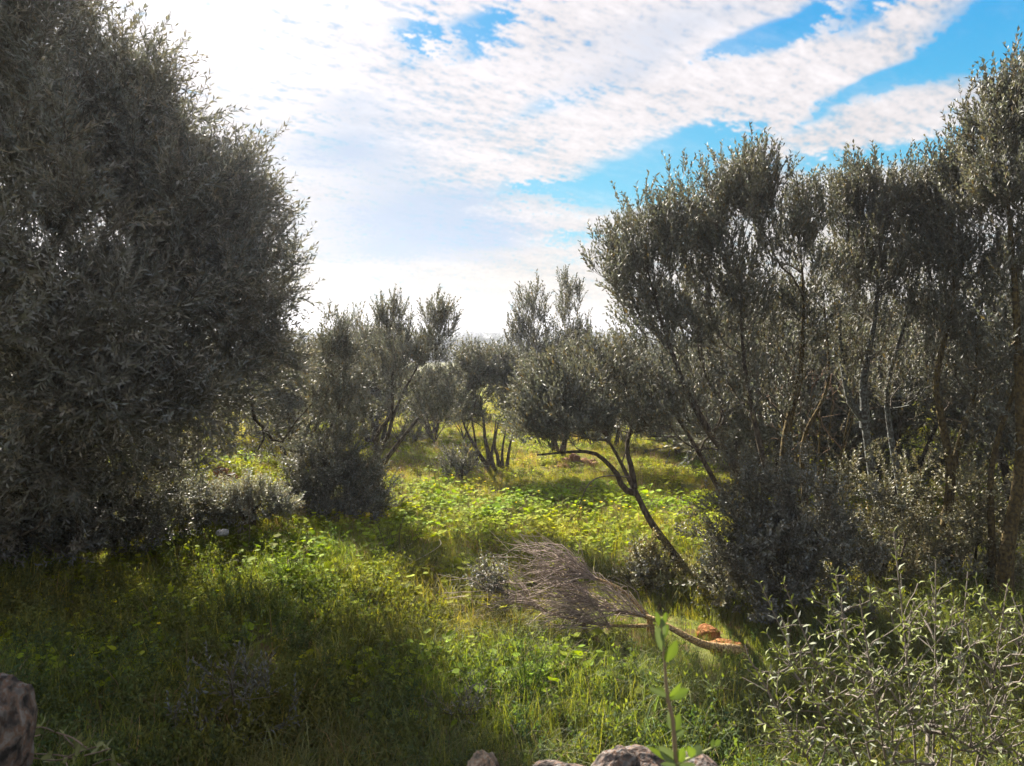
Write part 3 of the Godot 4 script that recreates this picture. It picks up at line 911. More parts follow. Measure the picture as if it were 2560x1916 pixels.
func make_shrubs() -> void:
	var s := {"leaves": "small", "density": 2.2, "up": 0.6, "reach": 0.5, "size": 1.05}
	var list := [
		["dark shrub at the foot of the big left tree, at the picture's left edge", on_ground(60, 1400), Vector3(0.85, 0.85, 0.55), 230, 1.0],
		["dark shrub under the crown of the big left tree, next to the grassy hump", on_ground(300, 1385), Vector3(0.66, 0.8, 0.5), 230, 1.0],
		["dense dark round shrub hiding the feet of the two slender olives", on_ground(840, 1300), Vector3(0.62, 0.55, 0.45), 230, 1.0],
		["shrub of small leaves round the foot of the leaning trunk", on_ground(1875, 1530), Vector3(0.38, 0.7, 0.4), 120, 1.05],
		["dark dense shrub below the fan-shaped olive", on_ground(1970, 1540), Vector3(0.5, 0.62, 0.45), 130, 1.0],
		["olive-green shrub at the foot of the lichen-covered trunk", on_ground(2190, 1480), Vector3(0.55, 0.62, 0.45), 130, 1.1],
		["shrub between the two mossy trunks at the right edge", on_ground(2430, 1470), Vector3(0.5, 0.55, 0.45), 110, 1.1],
		["tiny grey bush left of the many-stemmed olive in the clearing", on_ground(1145, 1190), Vector3(0.26, 0.22, 0.2), 36, 1.0],
		["tiny round bush at the far end of the clearing", on_ground(1035, 1105), Vector3(0.3, 0.24, 0.22), 30, 1.0],
		["low dark green bush between the fallen branch and the leaning trunk", on_ground(1640, 1470), Vector3(0.26, 0.2, 0.2), 60, 1.2],
		["low silvery grey shrub on the grassy hump, nearer the big left tree", on_ground(490, 1300), Vector3(0.5, 0.16, 0.4), 120, 1.0, 1.7],
		["low silvery grey shrub on the grassy hump, nearer the dense round shrub", on_ground(625, 1290), Vector3(0.42, 0.16, 0.35), 100, 1.0, 1.7]]
	for i in list.size():
		var L: Array = list[i]
		var o := s.duplicate()
		o.seed = 1100 + i
		o.gold = (L[4] - 1.0) * 1.5
		if L.size() > 5: o.pale = L[5]
		if L[1].z > -8.0: o.pieces = 12
		bush("shrub", L[0], "shrub", "", L[1], L[2], L[3], o)

func make_background() -> void:
	# trees and shrubs behind the clearing, three grown and the rest copied
	var makers := []
	for k in 3:
		var foot := Vector3(0, 0, -14)
		var tall: float = [1.75, 1.55, 1.9][k]
		var w: float = [0.95, 1.1, 0.85][k]
		rng.seed = 1200 + k
		var stems := []
		for q in 4:
			var a := q * 1.6 + k
			stems.append([PackedVector3Array([foot + Vector3(cos(a) * 0.1, 0, sin(a) * 0.1), foot + Vector3(cos(a) * 0.25, tall * 0.35, sin(a) * 0.25), foot + Vector3(cos(a) * 0.45, tall * 0.7, sin(a) * 0.4)]), 0.04, 0.015])
		var lobes := [[foot + Vector3(0, tall * 0.78, 0), Vector3(w * 0.8, tall * 0.28, 0.7), 110, 1.0], [foot + Vector3(-w * 0.5, tall * 0.5, 0.1), Vector3(w * 0.6, tall * 0.28, 0.6), 80, 1.0],
			[foot + Vector3(w * 0.5, tall * 0.52, 0.2), Vector3(w * 0.6, tall * 0.3, 0.6), 80, 1.0], [foot + Vector3(0, tall * 0.25, 0.1), Vector3(w * 0.8, tall * 0.25, 0.6), 60, 0.9]]
		makers.append(woody("background_olive_tree", "", "tree", "olives behind the clearing", stems, lobes, {"seed": 1210 + k, "density": 1.5, "up": 0.6, "reach": 0.5, "size": 1.35}))
	# x and depth, size, which, label
	var spots := []
	var xs := [-9.5, -7.6, -6.0, -4.6, -3.5, -2.5, -1.5, 0.75, 1.7, 2.7, 3.7, 4.8, 6.0, 7.2, 8.6]
	for i in xs.size():
		spots.append([xs[i], 14.6 + 1.3 * sin(i * 2.1), (0.72 if xs[i] > -2.0 and xs[i] < 1.0 else 1.0) + 0.1 * sin(i * 5.3), "bushy olive in the row along the far edge of the clearing", "olives along the far edge of the clearing"])
	for i in 14:
		spots.append([-16.0 + i * 2.5 + sin(i * 3.7), 20.0 + 3.0 * sin(i * 1.7), (0.7 if absf(-16.0 + i * 2.5) < 3.2 else 1.05) + 0.15 * sin(i * 2.9), "hazy olive far behind the clearing", "hazy olives far behind the clearing"])
	for v in [[3.0, 10.2, 1.18], [3.2, 8.8, 1.25], [4.3, 8.6, 1.2], [5.5, 8.4, 1.3], [6.6, 8.8, 1.3], [2.7, 12.2, 1.05], [5.0, 11.0, 1.2], [3.4, 11.4, 1.15], [-4.6, 10.2, 1.05], [-6.4, 9.2, 1.15], [-3.3, 11.6, 1.0], [-7.9, 8.0, 1.4]]:
		spots.append([v[0], v[1], v[2], "bushy olive half hidden behind the right-hand group of trees" if v[0] > 0 else "bushy olive half hidden behind the big left tree", "olives behind the right-hand group" if v[0] > 0 else "olives behind the big left tree"])
	var rows := {}
	for i in spots.size():
		var s: Array = spots[i]
		var o: Node3D = makers[i] if i < 3 else copy(makers[i % 3], "background_olive_tree", "")
		o.position = Vector3(s[0], ground_y(s[0], -s[1]), -s[1])
		o.rotation.y = i * 2.3
		o.scale = Vector3.ONE * s[2]
		tag(o, s[3], "tree", s[4])
		rows.get_or_add(s[4], []).append(o)
	# each is told apart by its place in its row
	var word := ["leftmost", "second from the left", "third from the left", "fourth from the left", "fifth from the left", "sixth from the left", "seventh from the left", "eighth from the left"]
	for k in rows:
		var row: Array = rows[k]
		row.sort_custom(func(a, b): return a.position.x / -a.position.z < b.position.x / -b.position.z)
		for i in row.size():
			var w: String = word[i] if i < 8 else ["rightmost", "second from the right", "third from the right", "fourth from the right", "fifth from the right", "sixth from the right", "seventh from the right"][row.size() - 1 - i]
			var what := {"olives along the far edge of the clearing": "bushy olive along the far edge of the clearing, ", "hazy olives far behind the clearing": "hazy olive far behind the clearing, ", "olives behind the right-hand group": "olive half hidden behind the right-hand group, ", "olives behind the big left tree": "olive half hidden behind the big left tree, "}
			row[i].set_meta("label", what[k] + w)
	# dry brown bushes at the far edge of the clearing
	for i in 7:
		rng.seed = 1300 + i
		var foot: Vector3 = [on_ground(1085, 1108), on_ground(1160, 1098), on_ground(1480, 1120), on_ground(1560, 1110), on_ground(1000, 1110), on_ground(560, 1130), on_ground(1760, 1130)][i]
		var stems := []
		for q in 6:
			var a := q * 1.05
			stems.append([PackedVector3Array([foot, foot + Vector3(cos(a) * 0.15, 0.25, sin(a) * 0.15), foot + Vector3(cos(a) * 0.35, 0.5, sin(a) * 0.3)]), 0.008, 0.004])
		woody("dry_bush", "leafless brown bush at the far edge of the clearing", "bush", "dry brown bushes at the far edge of the clearing", stems, [[foot + Vector3(0, 0.4, 0), Vector3(0.6, 0.4, 0.4), 110, 0.12]],
			{"seed": 1310 + i, "density": 0.5, "twig": Color(0.24, 0.17, 0.13), "up": 0.5, "leaves": "small"})
	# a thicket of bare pale twigs between the trunks of the right-hand group
	var foot := at(2040, 1250, 7.4)
	foot.y = ground_y(foot.x, foot.z)
	var stems := []
	for q in 7:
		var a := q * 0.9
		stems.append([PackedVector3Array([foot + Vector3(cos(a), 0, sin(a)) * 0.1, foot + Vector3(cos(a) * 0.25, 0.7, sin(a) * 0.2), foot + Vector3(cos(a) * 0.4, 1.4, sin(a) * 0.3)]), 0.016, 0.006, M.mossy])
	woody("bare_thicket", "thicket of bare pale brown twigs seen between the trunks of the right-hand group", "shrub", "", stems, [[foot + Vector3(0, 1.2, 0), Vector3(0.65, 0.6, 0.4), 160, 0.06]],
		{"seed": 1330, "density": 0.6, "twig": Color(0.3, 0.2, 0.14), "up": 0.7})
	# far wood on the low hill
	rng.seed = 1400
	var places := []
	var tints := []
	for i in 2600:
		var z := rng.randf_range(-330, -150)
		var x := rng.randf_range(-0.8, 0.8) * -z
		var r := rng.randf_range(1.6, 3.4)
		places.append(Transform3D(Basis(Vector3.UP, rng.randf() * TAU).scaled(Vector3(r * 1.5, r * 0.9, r * 1.5)), Vector3(x, ground_y(x, z) + r * 0.35, z)))
		var k := rng.randf_range(0.7, 1.3)
		tints.append(Color(k, k, k * 0.95))
	var tb := TB.new()
	for i in 260:
		var u := rv().normalized()
		var p := u * rng.randf_range(0.75, 1.05)
		var d := (u + rv() * 0.8).normalized()
		tb.leaf(p, d, d.cross(rv()).normalized(), 0.42, 0.3, shade(Color(0.045, 0.055, 0.035), rng.randf_range(0.6, 1.4)))
	tag(scatter("far_woodland", tb.mesh(), M.olive, places, tints), "low dark wood on the far hill along the horizon", "woodland")

func make_wall() -> void:
	var t := thing("dry_stone_wall", "dry wall of lichen-spotted limestone along the bottom edge of the picture", "wall", Vector3(0, 0, -1.3))
	rng.seed = 1500
	var shapes := []
	for k in 7: shapes.append(rock(Vector3.ONE, 1510 + k, 14))
	for row in 4:
		for side in 2:
			var x := -3.0 + rng.randf() * 0.2
			while x < 3.4:
				var w := rng.randf_range(0.24, 0.42)
				var h := 0.25
				var s := obj("stone", shapes[rng.randi() % 7], M.stone, t)
				s.position = Vector3(x + w * 0.5, 0.11 + row * 0.225 + rng.randf_range(-0.015, 0.015), (-0.13 if side else 0.14) + rng.randf_range(-0.02, 0.02))
				s.scale = Vector3(w * 1.06, h * 1.1, 0.3)
				s.rotation = Vector3(rng.randf_range(-0.08, 0.08), rng.randf_range(-0.15, 0.15), rng.randf_range(-0.08, 0.08))
				x += w
	# the top stones that reach into the picture: pixels of the top, depth, size
	for v in [[1525, 1893, 1.36, 0.065, 0.14, 0.0], [1622, 1884, 1.40, 0.095, 0.15, 0.0], [1420, 1912, 1.38, 0.05, 0.1, 0.0], [1760, 1908, 1.36, 0.08, 0.12, 0.0], [1212, 1912, 1.36, 0.06, 0.06, 1.0], [-18, 1712, 1.45, 0.085, 0.22, 0.0]]:
		var s := obj("stone", shapes[int(v[0]) % 7], M.dark_stone if v[5] > 0.5 else M.stone, t)
		s.position = at(v[0], v[1], v[2]) - t.position - Vector3(0, v[4] * 0.5, 0)
		s.scale = Vector3(v[3] * 1.1, v[4], 0.16)
		s.rotation.y = v[0] * 0.7
		if v[5] > 0.5: s.set_meta("label", "blackened stone with a pale edge")

func place_rock(called: String, label: String, cat: String, px: Vector2, size: Vector3, sd: int, mat: Material, sink := 0.25) -> MeshInstance3D:
	var o := obj(called, rock(size, sd), mat)
	o.position = on_ground(px.x, px.y) + Vector3(0, size.y * (0.5 - sink), 0)
	o.rotation.y = sd
	tag(o, label, cat)
	return o

func earth_heap(label: String, foot: Vector3, wide: float, high: float, n: int, sd: int) -> void:
	rng.seed = sd
	var t := thing("earth_heap", label, "earth heap", foot)
	var shapes := [rock(Vector3.ONE, sd, 9, 0.4), rock(Vector3.ONE, sd + 1, 9, 0.4), rock(Vector3.ONE, sd + 2, 9, 0.4)]
	for i in n:
		var a := rng.randf() * TAU
		var r := sqrt(rng.randf()) * wide
		var c := obj("clod", shapes[i % 3], M.clay, t)
		c.position = Vector3(cos(a) * r, high * (1.0 - r / wide) * rng.randf_range(0.6, 1.0), sin(a) * r * 0.8)
		c.scale = Vector3(rng.randf_range(0.09, 0.22), rng.randf_range(0.06, 0.13), rng.randf_range(0.09, 0.2))
		c.rotation = Vector3(rng.randf_range(-0.4, 0.4), rng.randf() * TAU, rng.randf_range(-0.4, 0.4))

func make_small_things() -> void:
	make_front_bush()
	make_fallen_branch()
	make_seedling()
	place_rock("orange_stone", "angular orange stone, upper of two beside the fallen branch", "stone", Vector2(1772, 1600), Vector3(0.16, 0.11, 0.12), 1601, M.orange_stone)
	place_rock("orange_stone", "flat orange stone, lower of two beside the thick end of the fallen branch", "stone", Vector2(1815, 1630), Vector3(0.2, 0.08, 0.14), 1602, M.orange_stone)
	earth_heap("rough reddish heap of earth and rubble under the big left tree", on_ground(560, 1245), 0.30, 0.30, 16, 1603)
	earth_heap("low reddish heap of earth at the far end of the clearing", on_ground(1440, 1165), 0.34, 0.16, 12, 1604)
	place_rock("pale_stone", "pale grey stone above the other one in the weeds below the hump", "stone", Vector2(538, 1312), Vector3(0.12, 0.07, 0.09), 1605, M.pale_stone, 0.1)
	place_rock("pale_stone", "white flat stone, lower of two in the weeds below the hump", "stone", Vector2(556, 1338), Vector3(0.1, 0.05, 0.08), 1606, M.pale_stone, 0.1)
	# a young olive in the near grass on the left
	var foot := on_ground(585, 1905)
	woody("olive_sapling", "small silvery olive sapling in the near grass at the lower left", "sapling", "",
		[[PackedVector3Array([foot, foot + Vector3(0.02, 0.14, 0), foot + Vector3(0.0, 0.36, 0.02)]), 0.006, 0.003]],
		[[foot + Vector3(0, 0.24, 0), Vector3(0.24, 0.17, 0.2), 34, 1.0]], {"seed": 1610, "density": 0.55, "up": 0.4, "reach": 0.25, "size": 0.75, "step": 0.05, "pieces": 30, "twig": Color(0.2, 0.18, 0.15)})
	foot = on_ground(1145, 1850)
	woody("olive_sapling", "tiny dark olive sprout in the near grass in the middle", "sapling", "",
		[[PackedVector3Array([foot, foot + Vector3(0.02, 0.06, 0), foot + Vector3(0.0, 0.16, 0.02)]), 0.004, 0.002]],
		[[foot + Vector3(0, 0.14, 0), Vector3(0.16, 0.07, 0.1), 14, 1.0]], {"seed": 1611, "density": 0.5, "up": 0.4, "reach": 0.2, "size": 0.55, "step": 0.05, "pieces": 10})
	# a soft dark green feathery plant in the near grass
	foot = on_ground(1320, 1800)
	var tb := TB.new()
	rng.seed = 1620
	for i in 26:
		var d := (Vector3(rng.randf_range(-0.45, 0.35), 1.0, rng.randf_range(-0.35, 0.35))).normalized()
		var l := rng.randf_range(0.2, 0.42)
		tb.tube(PackedVector3Array([Vector3.ZERO, d * l * 0.5, d * l]), PackedFloat32Array([0.002, 0.0015, 0.0008]), 3, Color(0.05, 0.075, 0.025))
		for q in 34:
			var f := rng.randf_range(0.25, 1.0)
			var n := (d * 0.6 + rv()).normalized()
			tb.leaf(d * l * f, n, n.cross(rv()).normalized(), rng.randf_range(0.02, 0.05), 0.0022, shade(Color(0.04, 0.07, 0.03), rng.randf_range(0.7, 1.3)))
	var fen := obj("feathery_plant", tb.mesh(), M.herb)
	fen.position = foot
	tag(fen, "dark green feathery plant standing in the long near grass", "plant")
	make_weeds()
	make_flowers()
	make_stalks()

func make_front_bush() -> void:
	# the olive bush just behind the wall on the right, each shoot with pairs of leaves
	rng.seed = 1700
	var foot := Vector3(1.30, ground_y(1.3, -2.35), -2.35)
	var stems := []
	var tips := [[1900, 1460, 2.1], [1960, 1460, 2.0], [2090, 1440, 2.2], [2235, 1330, 2.2], [2340, 1400, 2.2], [2520, 1460, 2.1], [1870, 1640, 2.0], [2150, 1500, 2.0], [2420, 1430, 2.4], [2600, 1420, 2.2]]
	for v in tips:
		var e := at(v[0], v[1], v[2])
		stems.append([PackedVector3Array([foot + rv() * 0.12 * Vector3(1, 0, 1), foot.lerp(e, 0.5) + Vector3(0, -0.08, 0) + rv() * 0.05, e]), 0.006, 0.0015])
	var lobes := [lo(2230, 1560, 2.15, 280, 130, 0.25, 105), lo(2450, 1580, 2.2, 200, 140, 0.25, 110), lo(2050, 1690, 2.1, 200, 120, 0.22, 120), lo(2300, 1780, 2.05, 330, 140, 0.25, 240), lo(2500, 1800, 2.1, 200, 150, 0.25, 110), lo(1990, 1850, 2.05, 130, 80, 0.2, 70)]
	var step := 0.03
	var g := grow(stems, lobes, step, 0.25, 0.05)
	var t := thing("front_olive_bush", "light green olive bush with spiny grey twigs close to the camera at the lower right", "bush", foot)
	var P: PackedVector3Array = g.P
	var par: PackedInt32Array = g.par
	var R: PackedFloat32Array = g.R
	var main: PackedInt32Array = g.main
	var dirs: PackedVector3Array = g.dirs
	var twigs := TB.new()
	var leaf_meshes := []
	for c in [Color(0.17, 0.2, 0.035), Color(0.095, 0.115, 0.05), Color(0.16, 0.17, 0.135), Color.WHITE]:
		for k in 4:
			var lb := TB.new()
			lb.leaf(Vector3.ZERO, Vector3.UP, Vector3.FORWARD, 0.031, [0.007, 0.0078, 0.0066, 0.0082][k], c, [0.1, 0.25, 0.02, 0.15][k], [0.1, 0.22, -0.08, 0.02][k])
			leaf_meshes.append(lb.mesh())
	var leaves := []
	var shoots := 0
	for i in P.size():
		var p := par[i]
		if p >= 0 and main[p] == i: continue
		var pts := PackedVector3Array()
		var rad := PackedFloat32Array()
		if p >= 0:
			pts.append(P[p] - foot)
			rad.append(minf(R[i], R[p]))
		var k := i
		var ids := []
		while k >= 0:
			pts.append(P[k] - foot)
			rad.append(R[k])
			ids.append(k)
			k = main[k]
		if pts.size() < 2: continue
		if g.stem[i] >= 0 or (pts.size() > 7 and shoots < 60):
			var tb := TB.new()
			tb.tube(pts, rad, 5, shade(Color(0.14, 0.122, 0.105), rng.randf_range(0.8, 1.2)))
			obj("stem", tb.mesh(), M.twig, t)
			shoots += 1
		else:
			twigs.tube(pts, rad, 3, shade(Color(0.14, 0.122, 0.105), rng.randf_range(0.8, 1.2)))
		# opposite pairs, each pair turned by a quarter
		var turn := rng.randf() * TAU
		for q in ids.size():
			var id: int = ids[q]
			if R[id] > 0.0075: continue
			var left := ids.size() - 1 - q
			if left > 30 and rng.randf() < 0.4: continue
			turn += PI / 2
			var d := dirs[id]
			var bx := facing(d, turn, 1.0)
			for s in [-1.0, 1.0]:
				if rng.randf() < 0.1: continue
				var young := left < 4
				var ld: Vector3 = (d * (0.9 if young else 0.55) + bx.x * s * 0.8 + rv() * 0.2).normalized()
				var lb := facing(ld, 0.0, 1.0)
				# the upper face looks along the twig
				var nz: Vector3 = (d * 0.8 - bx.x * s * 0.5 + rv() * 0.4)
				nz = (nz - ld * nz.dot(ld)).normalized()
				var size := rng.randf_range(0.7, 1.2) * (0.62 if left < 2 else 1.0)
				lb = Basis(ld.cross(-nz).normalized(), ld, -nz).orthonormalized().scaled(Vector3.ONE * size)
				var c := Color(0.15, 0.18, 0.035) if young else (Color(0.09, 0.11, 0.05) if rng.randf() < 0.75 else Color(0.17, 0.18, 0.145))
				leaves.append([Transform3D(lb, P[id] - foot), shade(c, rng.randf_range(0.75, 1.3)), (P[id] - EYE).length()])
	if twigs.v.size(): obj("twigs", twigs.mesh(), M.twig, t, "stuff")
	leaves.sort_custom(func(a, b): return a[2] < b[2])
	var places := []
	var tints := []
	for i in leaves.size():
		if i < 290:
			var c: Color = leaves[i][1]
			var tone := 0 if c.b < c.g * 0.3 else (1 if c.b < c.g * 0.65 else 2)
			obj("leaf", leaf_meshes[tone * 4 + i % 4], M.olive, t).transform = leaves[i][0]
		else:
			places.append(leaves[i][0])
			tints.append(leaves[i][1])
	scatter("foliage", leaf_meshes[13], M.olive, places, tints, t)

func make_fallen_branch() -> void:
	var foot := on_ground(1850, 1640)
	var stems := [
		[PackedVector3Array([at(1855, 1628, 4.35), at(1760, 1612, 4.33), at(1680, 1572, 4.4), at(1620, 1542, 4.5), at(1540, 1528, 4.6), at(1450, 1500, 4.7)]), 0.028, 0.012, M.ochre],
		[PackedVector3Array([at(1625, 1548, 4.55), at(1560, 1480, 4.6), at(1500, 1450, 4.65), at(1430, 1430, 4.75)]), 0.014, 0.006, M.ochre],
		[PackedVector3Array([at(1630, 1565, 4.5), at(1530, 1565, 4.55), at(1450, 1555, 4.65)]), 0.012, 0.006, M.ochre],
		[PackedVector3Array([at(1460, 1555, 4.65), at(1380, 1535, 4.7), at(1290, 1490, 4.8)]), 0.011, 0.005]]
	var t := woody("fallen_branch", "fallen dead branch with a lichen-orange thick end and a grey fan of bare twigs", "branch", "",
		stems, [lo(1400, 1445, 4.75, 110, 40, 0.25, 60, 0.0), lo(1335, 1425, 4.85, 75, 35, 0.2, 40, 0.0), lo(1460, 1475, 4.7, 120, 45, 0.25, 50, 0.0), lo(1310, 1480, 4.8, 70, 40, 0.2, 25, 0.0), lo(1530, 1525, 4.65, 100, 40, 0.2, 30, 0.0), lo(1240, 1465, 4.9, 40, 25, 0.15, 18, 0.9)],
		{"seed": 1800, "twig": Color(0.2, 0.155, 0.13), "up": 0.1, "wander": 0.1, "bark": M.ochre, "leaves": "small", "density": 1.0, "step": 0.06})
	# the fan: long thin twigs that run side by side away from the thick end, each with a few side twigs
	rng.seed = 1805
	var tb := TB.new()
	for i in 250:
		var sp: PackedVector3Array = stems[[0, 0, 1, 1, 2, 3][rng.randi() % 6]][0]
		var k := rng.randi_range(sp.size() / 2, sp.size() - 2)
		var a := sp[k].lerp(sp[k + 1], rng.randf())
		var high := rng.randf() * rng.randf()
		var len := rng.randf_range(0.12, 0.42)
		var b := a + Vector3(-len, len * (high * 0.8 - 0.06), -len * rng.randf_range(-0.25, 0.5)) + rv() * 0.13
		b.y = maxf(b.y, ground_y(b.x, b.z) + rng.randf_range(0.02, 0.16))
		var c := a.lerp(b, 0.5) + Vector3(0, 0.02 + 0.10 * high, 0) + rv() * 0.05
		var pts := smoothed(PackedVector3Array([a, c, b + rv() * 0.04]), 0.07)
		var rad := PackedFloat32Array()
		for q in pts.size():
			pts[q] += rv() * 0.012 - t.position
			rad.append(lerpf(0.0032, 0.001, float(q) / pts.size()))
		var col := shade(Color(0.27, 0.215, 0.18), rng.randf_range(0.6, 1.4))
		tb.tube(pts, rad, 3, col)
		for w in 3:
			var f := rng.randi_range(1, pts.size() - 1)
			var d := ((b - a).normalized() + rv() * 0.75).normalized()
			var l := rng.randf_range(0.06, 0.2)
			tb.tube(PackedVector3Array([pts[f], pts[f] + d * l * 0.5 + rv() * 0.006, pts[f] + d * l]), PackedFloat32Array([0.0016, 0.0013, 0.0008]), 3, col)
	obj("fan_of_twigs", tb.mesh(), M.twig, t, "stuff")
	# the drooping, crooked bare branch below the big left tree
	woody("hanging_branch", "crooked bare branch hanging below the crown of the big left tree", "branch", "",
		[st([[628, 985], [632, 1030], [642, 1060], [664, 1075], [655, 1110], [645, 1125]], 6.3, 0.022, 0.008), st([[664, 1075], [680, 1100], [700, 1110], [735, 1060], [780, 1010]], 6.3, 0.012, 0.004)],
		[lo(665, 1130, 6.3, 50, 35, 0.2, 60, 0.08), lo(730, 1060, 6.3, 60, 40, 0.2, 45, 0.1)], {"seed": 1810, "up": -0.2, "wander": 0.2, "density": 0.6})

func make_seedling() -> void:
	var d := 0.98
	var foot := at(1694, 2010, 1.02)
	var t := thing("olive_seedling", "single young olive shoot with pale green leaves rising in front of the wall stones", "seedling", foot)
	var tb := TB.new()
	tb.tube(PackedVector3Array([Vector3.ZERO, at(1690, 1900, d) - foot, at(1682, 1800, d) - foot, at(1668, 1740, d) - foot, at(1662, 1660, d) - foot, at(1655, 1590, d) - foot, at(1652, 1550, d) - foot]), PackedFloat32Array([0.0034, 0.0032, 0.0027, 0.0024, 0.0018, 0.0013, 0.0008]), 7, Color(0.2, 0.15, 0.1))
	obj("stem", tb.mesh(), M.twig, t)
	var side := TB.new()
	side.tube(PackedVector3Array([at(1692, 1910, d) - foot, at(1740, 1890, d) - foot, at(1790, 1865, d + 0.02) - foot]), PackedFloat32Array([0.002, 0.0017, 0.001]), 5, Color(0.25, 0.26, 0.12))
	obj("stem", side.mesh(), M.twig, t)
	rng.seed = 1900
	# foot pixel, tip pixel, width in pixels, tone
	for v in [[1653, 1570, 1640, 1530, 16, 0], [1653, 1570, 1668, 1532, 16, 0], [1655, 1600, 1655, 1545, 22, 1], [1658, 1628, 1637, 1565, 26, 1], [1664, 1655, 1692, 1602, 34, 0], [1670, 1742, 1622, 1720, 16, 1], [1668, 1742, 1644, 1716, 14, 0], [1672, 1745, 1704, 1712, 16, 0], [1672, 1746, 1722, 1724, 26, 0],
		[1682, 1828, 1672, 1780, 26, 1], [1684, 1836, 1698, 1784, 26, 0], [1685, 1840, 1712, 1826, 18, 1], [1690, 1905, 1645, 1866, 30, 1], [1690, 1908, 1618, 1868, 16, 0], [1694, 1908, 1710, 1872, 26, 0], [1740, 1888, 1750, 1864, 26, 1], [1735, 1892, 1720, 1868, 24, 0], [1788, 1866, 1802, 1850, 14, 0], [1780, 1870, 1784, 1848, 12, 0], [1692, 1912, 1655, 1912, 16, 1], [1696, 1914, 1740, 1912, 16, 1], [1655, 1600, 1672, 1560, 16, 0]]:
		var a := at(v[0], v[1], d) - foot
		var b := at(v[2], v[3], d + rng.randf_range(-0.012, 0.012)) - foot
		var lb := TB.new()
		var dir := (b - a).normalized()
		var nr := Vector3(rng.randf_range(-0.5, 0.5), rng.randf_range(0.0, 0.5), 1.0)
		nr = (nr - dir * nr.dot(dir)).normalized()
		wide_leaf(lb, a, dir, nr, (b - a).length(), v[4] * d / F, rng.randf_range(-0.05, 0.15), shade(Color(0.13, 0.19, 0.03) if v[5] == 0 else Color(0.1, 0.135, 0.06), rng.randf_range(0.8, 1.15)))
		obj("leaf", lb.mesh(), M.olive, t)

func wide_leaf(tb: TB, a: Vector3, dir: Vector3, nr: Vector3, ln: float, wd: float, curl: float, col: Color) -> void:
	var side := dir.cross(nr).normalized()
	var prev := []
	for i in 7:
		var t := i / 6.0
		var w := wd * 0.5 * pow(sin(PI * (0.06 + 0.93 * t)), 0.8)
		var c := a + dir * ln * t - nr * curl * ln * t * t
		var row := [tb.vert(c + side * w + nr * w * 0.25, (nr - side * 0.25).normalized(), col), tb.vert(c, nr, shade(col, 1.25)), tb.vert(c - side * w + nr * w * 0.25, (nr + side * 0.25).normalized(), col)]
		if i > 0:
			tb.quad(prev[0], row[0], row[1], prev[1])
			tb.quad(prev[1], row[1], row[2], prev[2])
		prev = row

func make_weeds() -> void:
	# single broad-leaved plants that stand out from the cover
	var spots := [[625, 1385, 0.24, "bright yellow-green broad-leaved plant below the pale stones, left of the shrub"], [690, 1400, 0.2, "sunlit yellow-green plant right of the tallest bright one at the left"], [555, 1520, 0.16, "yellow-green leafy plant in the shade at the middle left"],
		[1180, 1545, 0.2, "pale green broad-leaved plant left of the fallen branch"], [1500, 1650, 0.14, "broad-leaved plant just below the fallen branch"], [920, 1640, 0.15, "broad-leaved plant in the near grass left of the middle"], [460, 1560, 0.18, "upright yellow-green plant standing alone in the left shade"],
		[1370, 1560, 0.16, "pale green plant under the twigs of the fallen branch"], [1560, 1790, 0.13, "small plant with two white-green leaves in the near grass at the right"], [340, 1850, 0.16, "dark leafy weed near the wall at the lower left"], [840, 1880, 0.14, "yellow-green weed at the bottom left of the middle"], [1090, 1380, 0.15, "yellow-green plant at the edge of the shade in the clearing"],
		[240, 1480, 0.14, "orange-tinged weed in the left shade"], [1660, 1420, 0.17, "bright plant against the leaning trunk"], [770, 1560, 0.15, "yellow-green plant in the shaded grass left of the dry stem"]]
	for i in spots.size():
		var s: Array = spots[i]
		rng.seed = 2000 + i
		var foot := on_ground(s[0], s[1])
		var t := thing("broad_leaved_plant", s[3], "weed", foot)
		var h: float = s[2]
		var tb := TB.new()
		var top := Vector3(rng.randf_range(-0.03, 0.03), h, rng.randf_range(-0.03, 0.03))
		tb.tube(PackedVector3Array([Vector3.ZERO, top * 0.5 + rv() * 0.01, top]), PackedFloat32Array([0.004, 0.003, 0.0015]), 5, Color(0.12, 0.12, 0.03))
		obj("stem", tb.mesh(), M.twig, t)
		for k in 9:
			var a := k * 2.4
			var o := Vector3(cos(a), 0, sin(a))
			var p := top * (0.15 + 0.8 * k / 8.0)
			var lb := TB.new()
			var nr := (Vector3.UP + o * rng.randf_range(-0.4, 0.6) + Vector3(0, 0, 0.4)).normalized()
			var dir := (o - nr * o.dot(nr)).normalized()
			lb.tube(PackedVector3Array([p, p + dir * 0.02, p + dir * 0.035]), PackedFloat32Array([0.0015, 0.0012, 0.001]), 3, Color(0.12, 0.14, 0.03))
			lb.round_leaf(p + dir * 0.03, dir, nr, rng.randf_range(0.02, 0.034) * (0.7 + h * 2.0), shade(Color(0.15, 0.17, 0.02), rng.randf_range(0.7, 1.25)), 5, rng.randf_range(0.0, 0.3), 0.3)
			obj("leaf", lb.mesh(), M.herb, t)

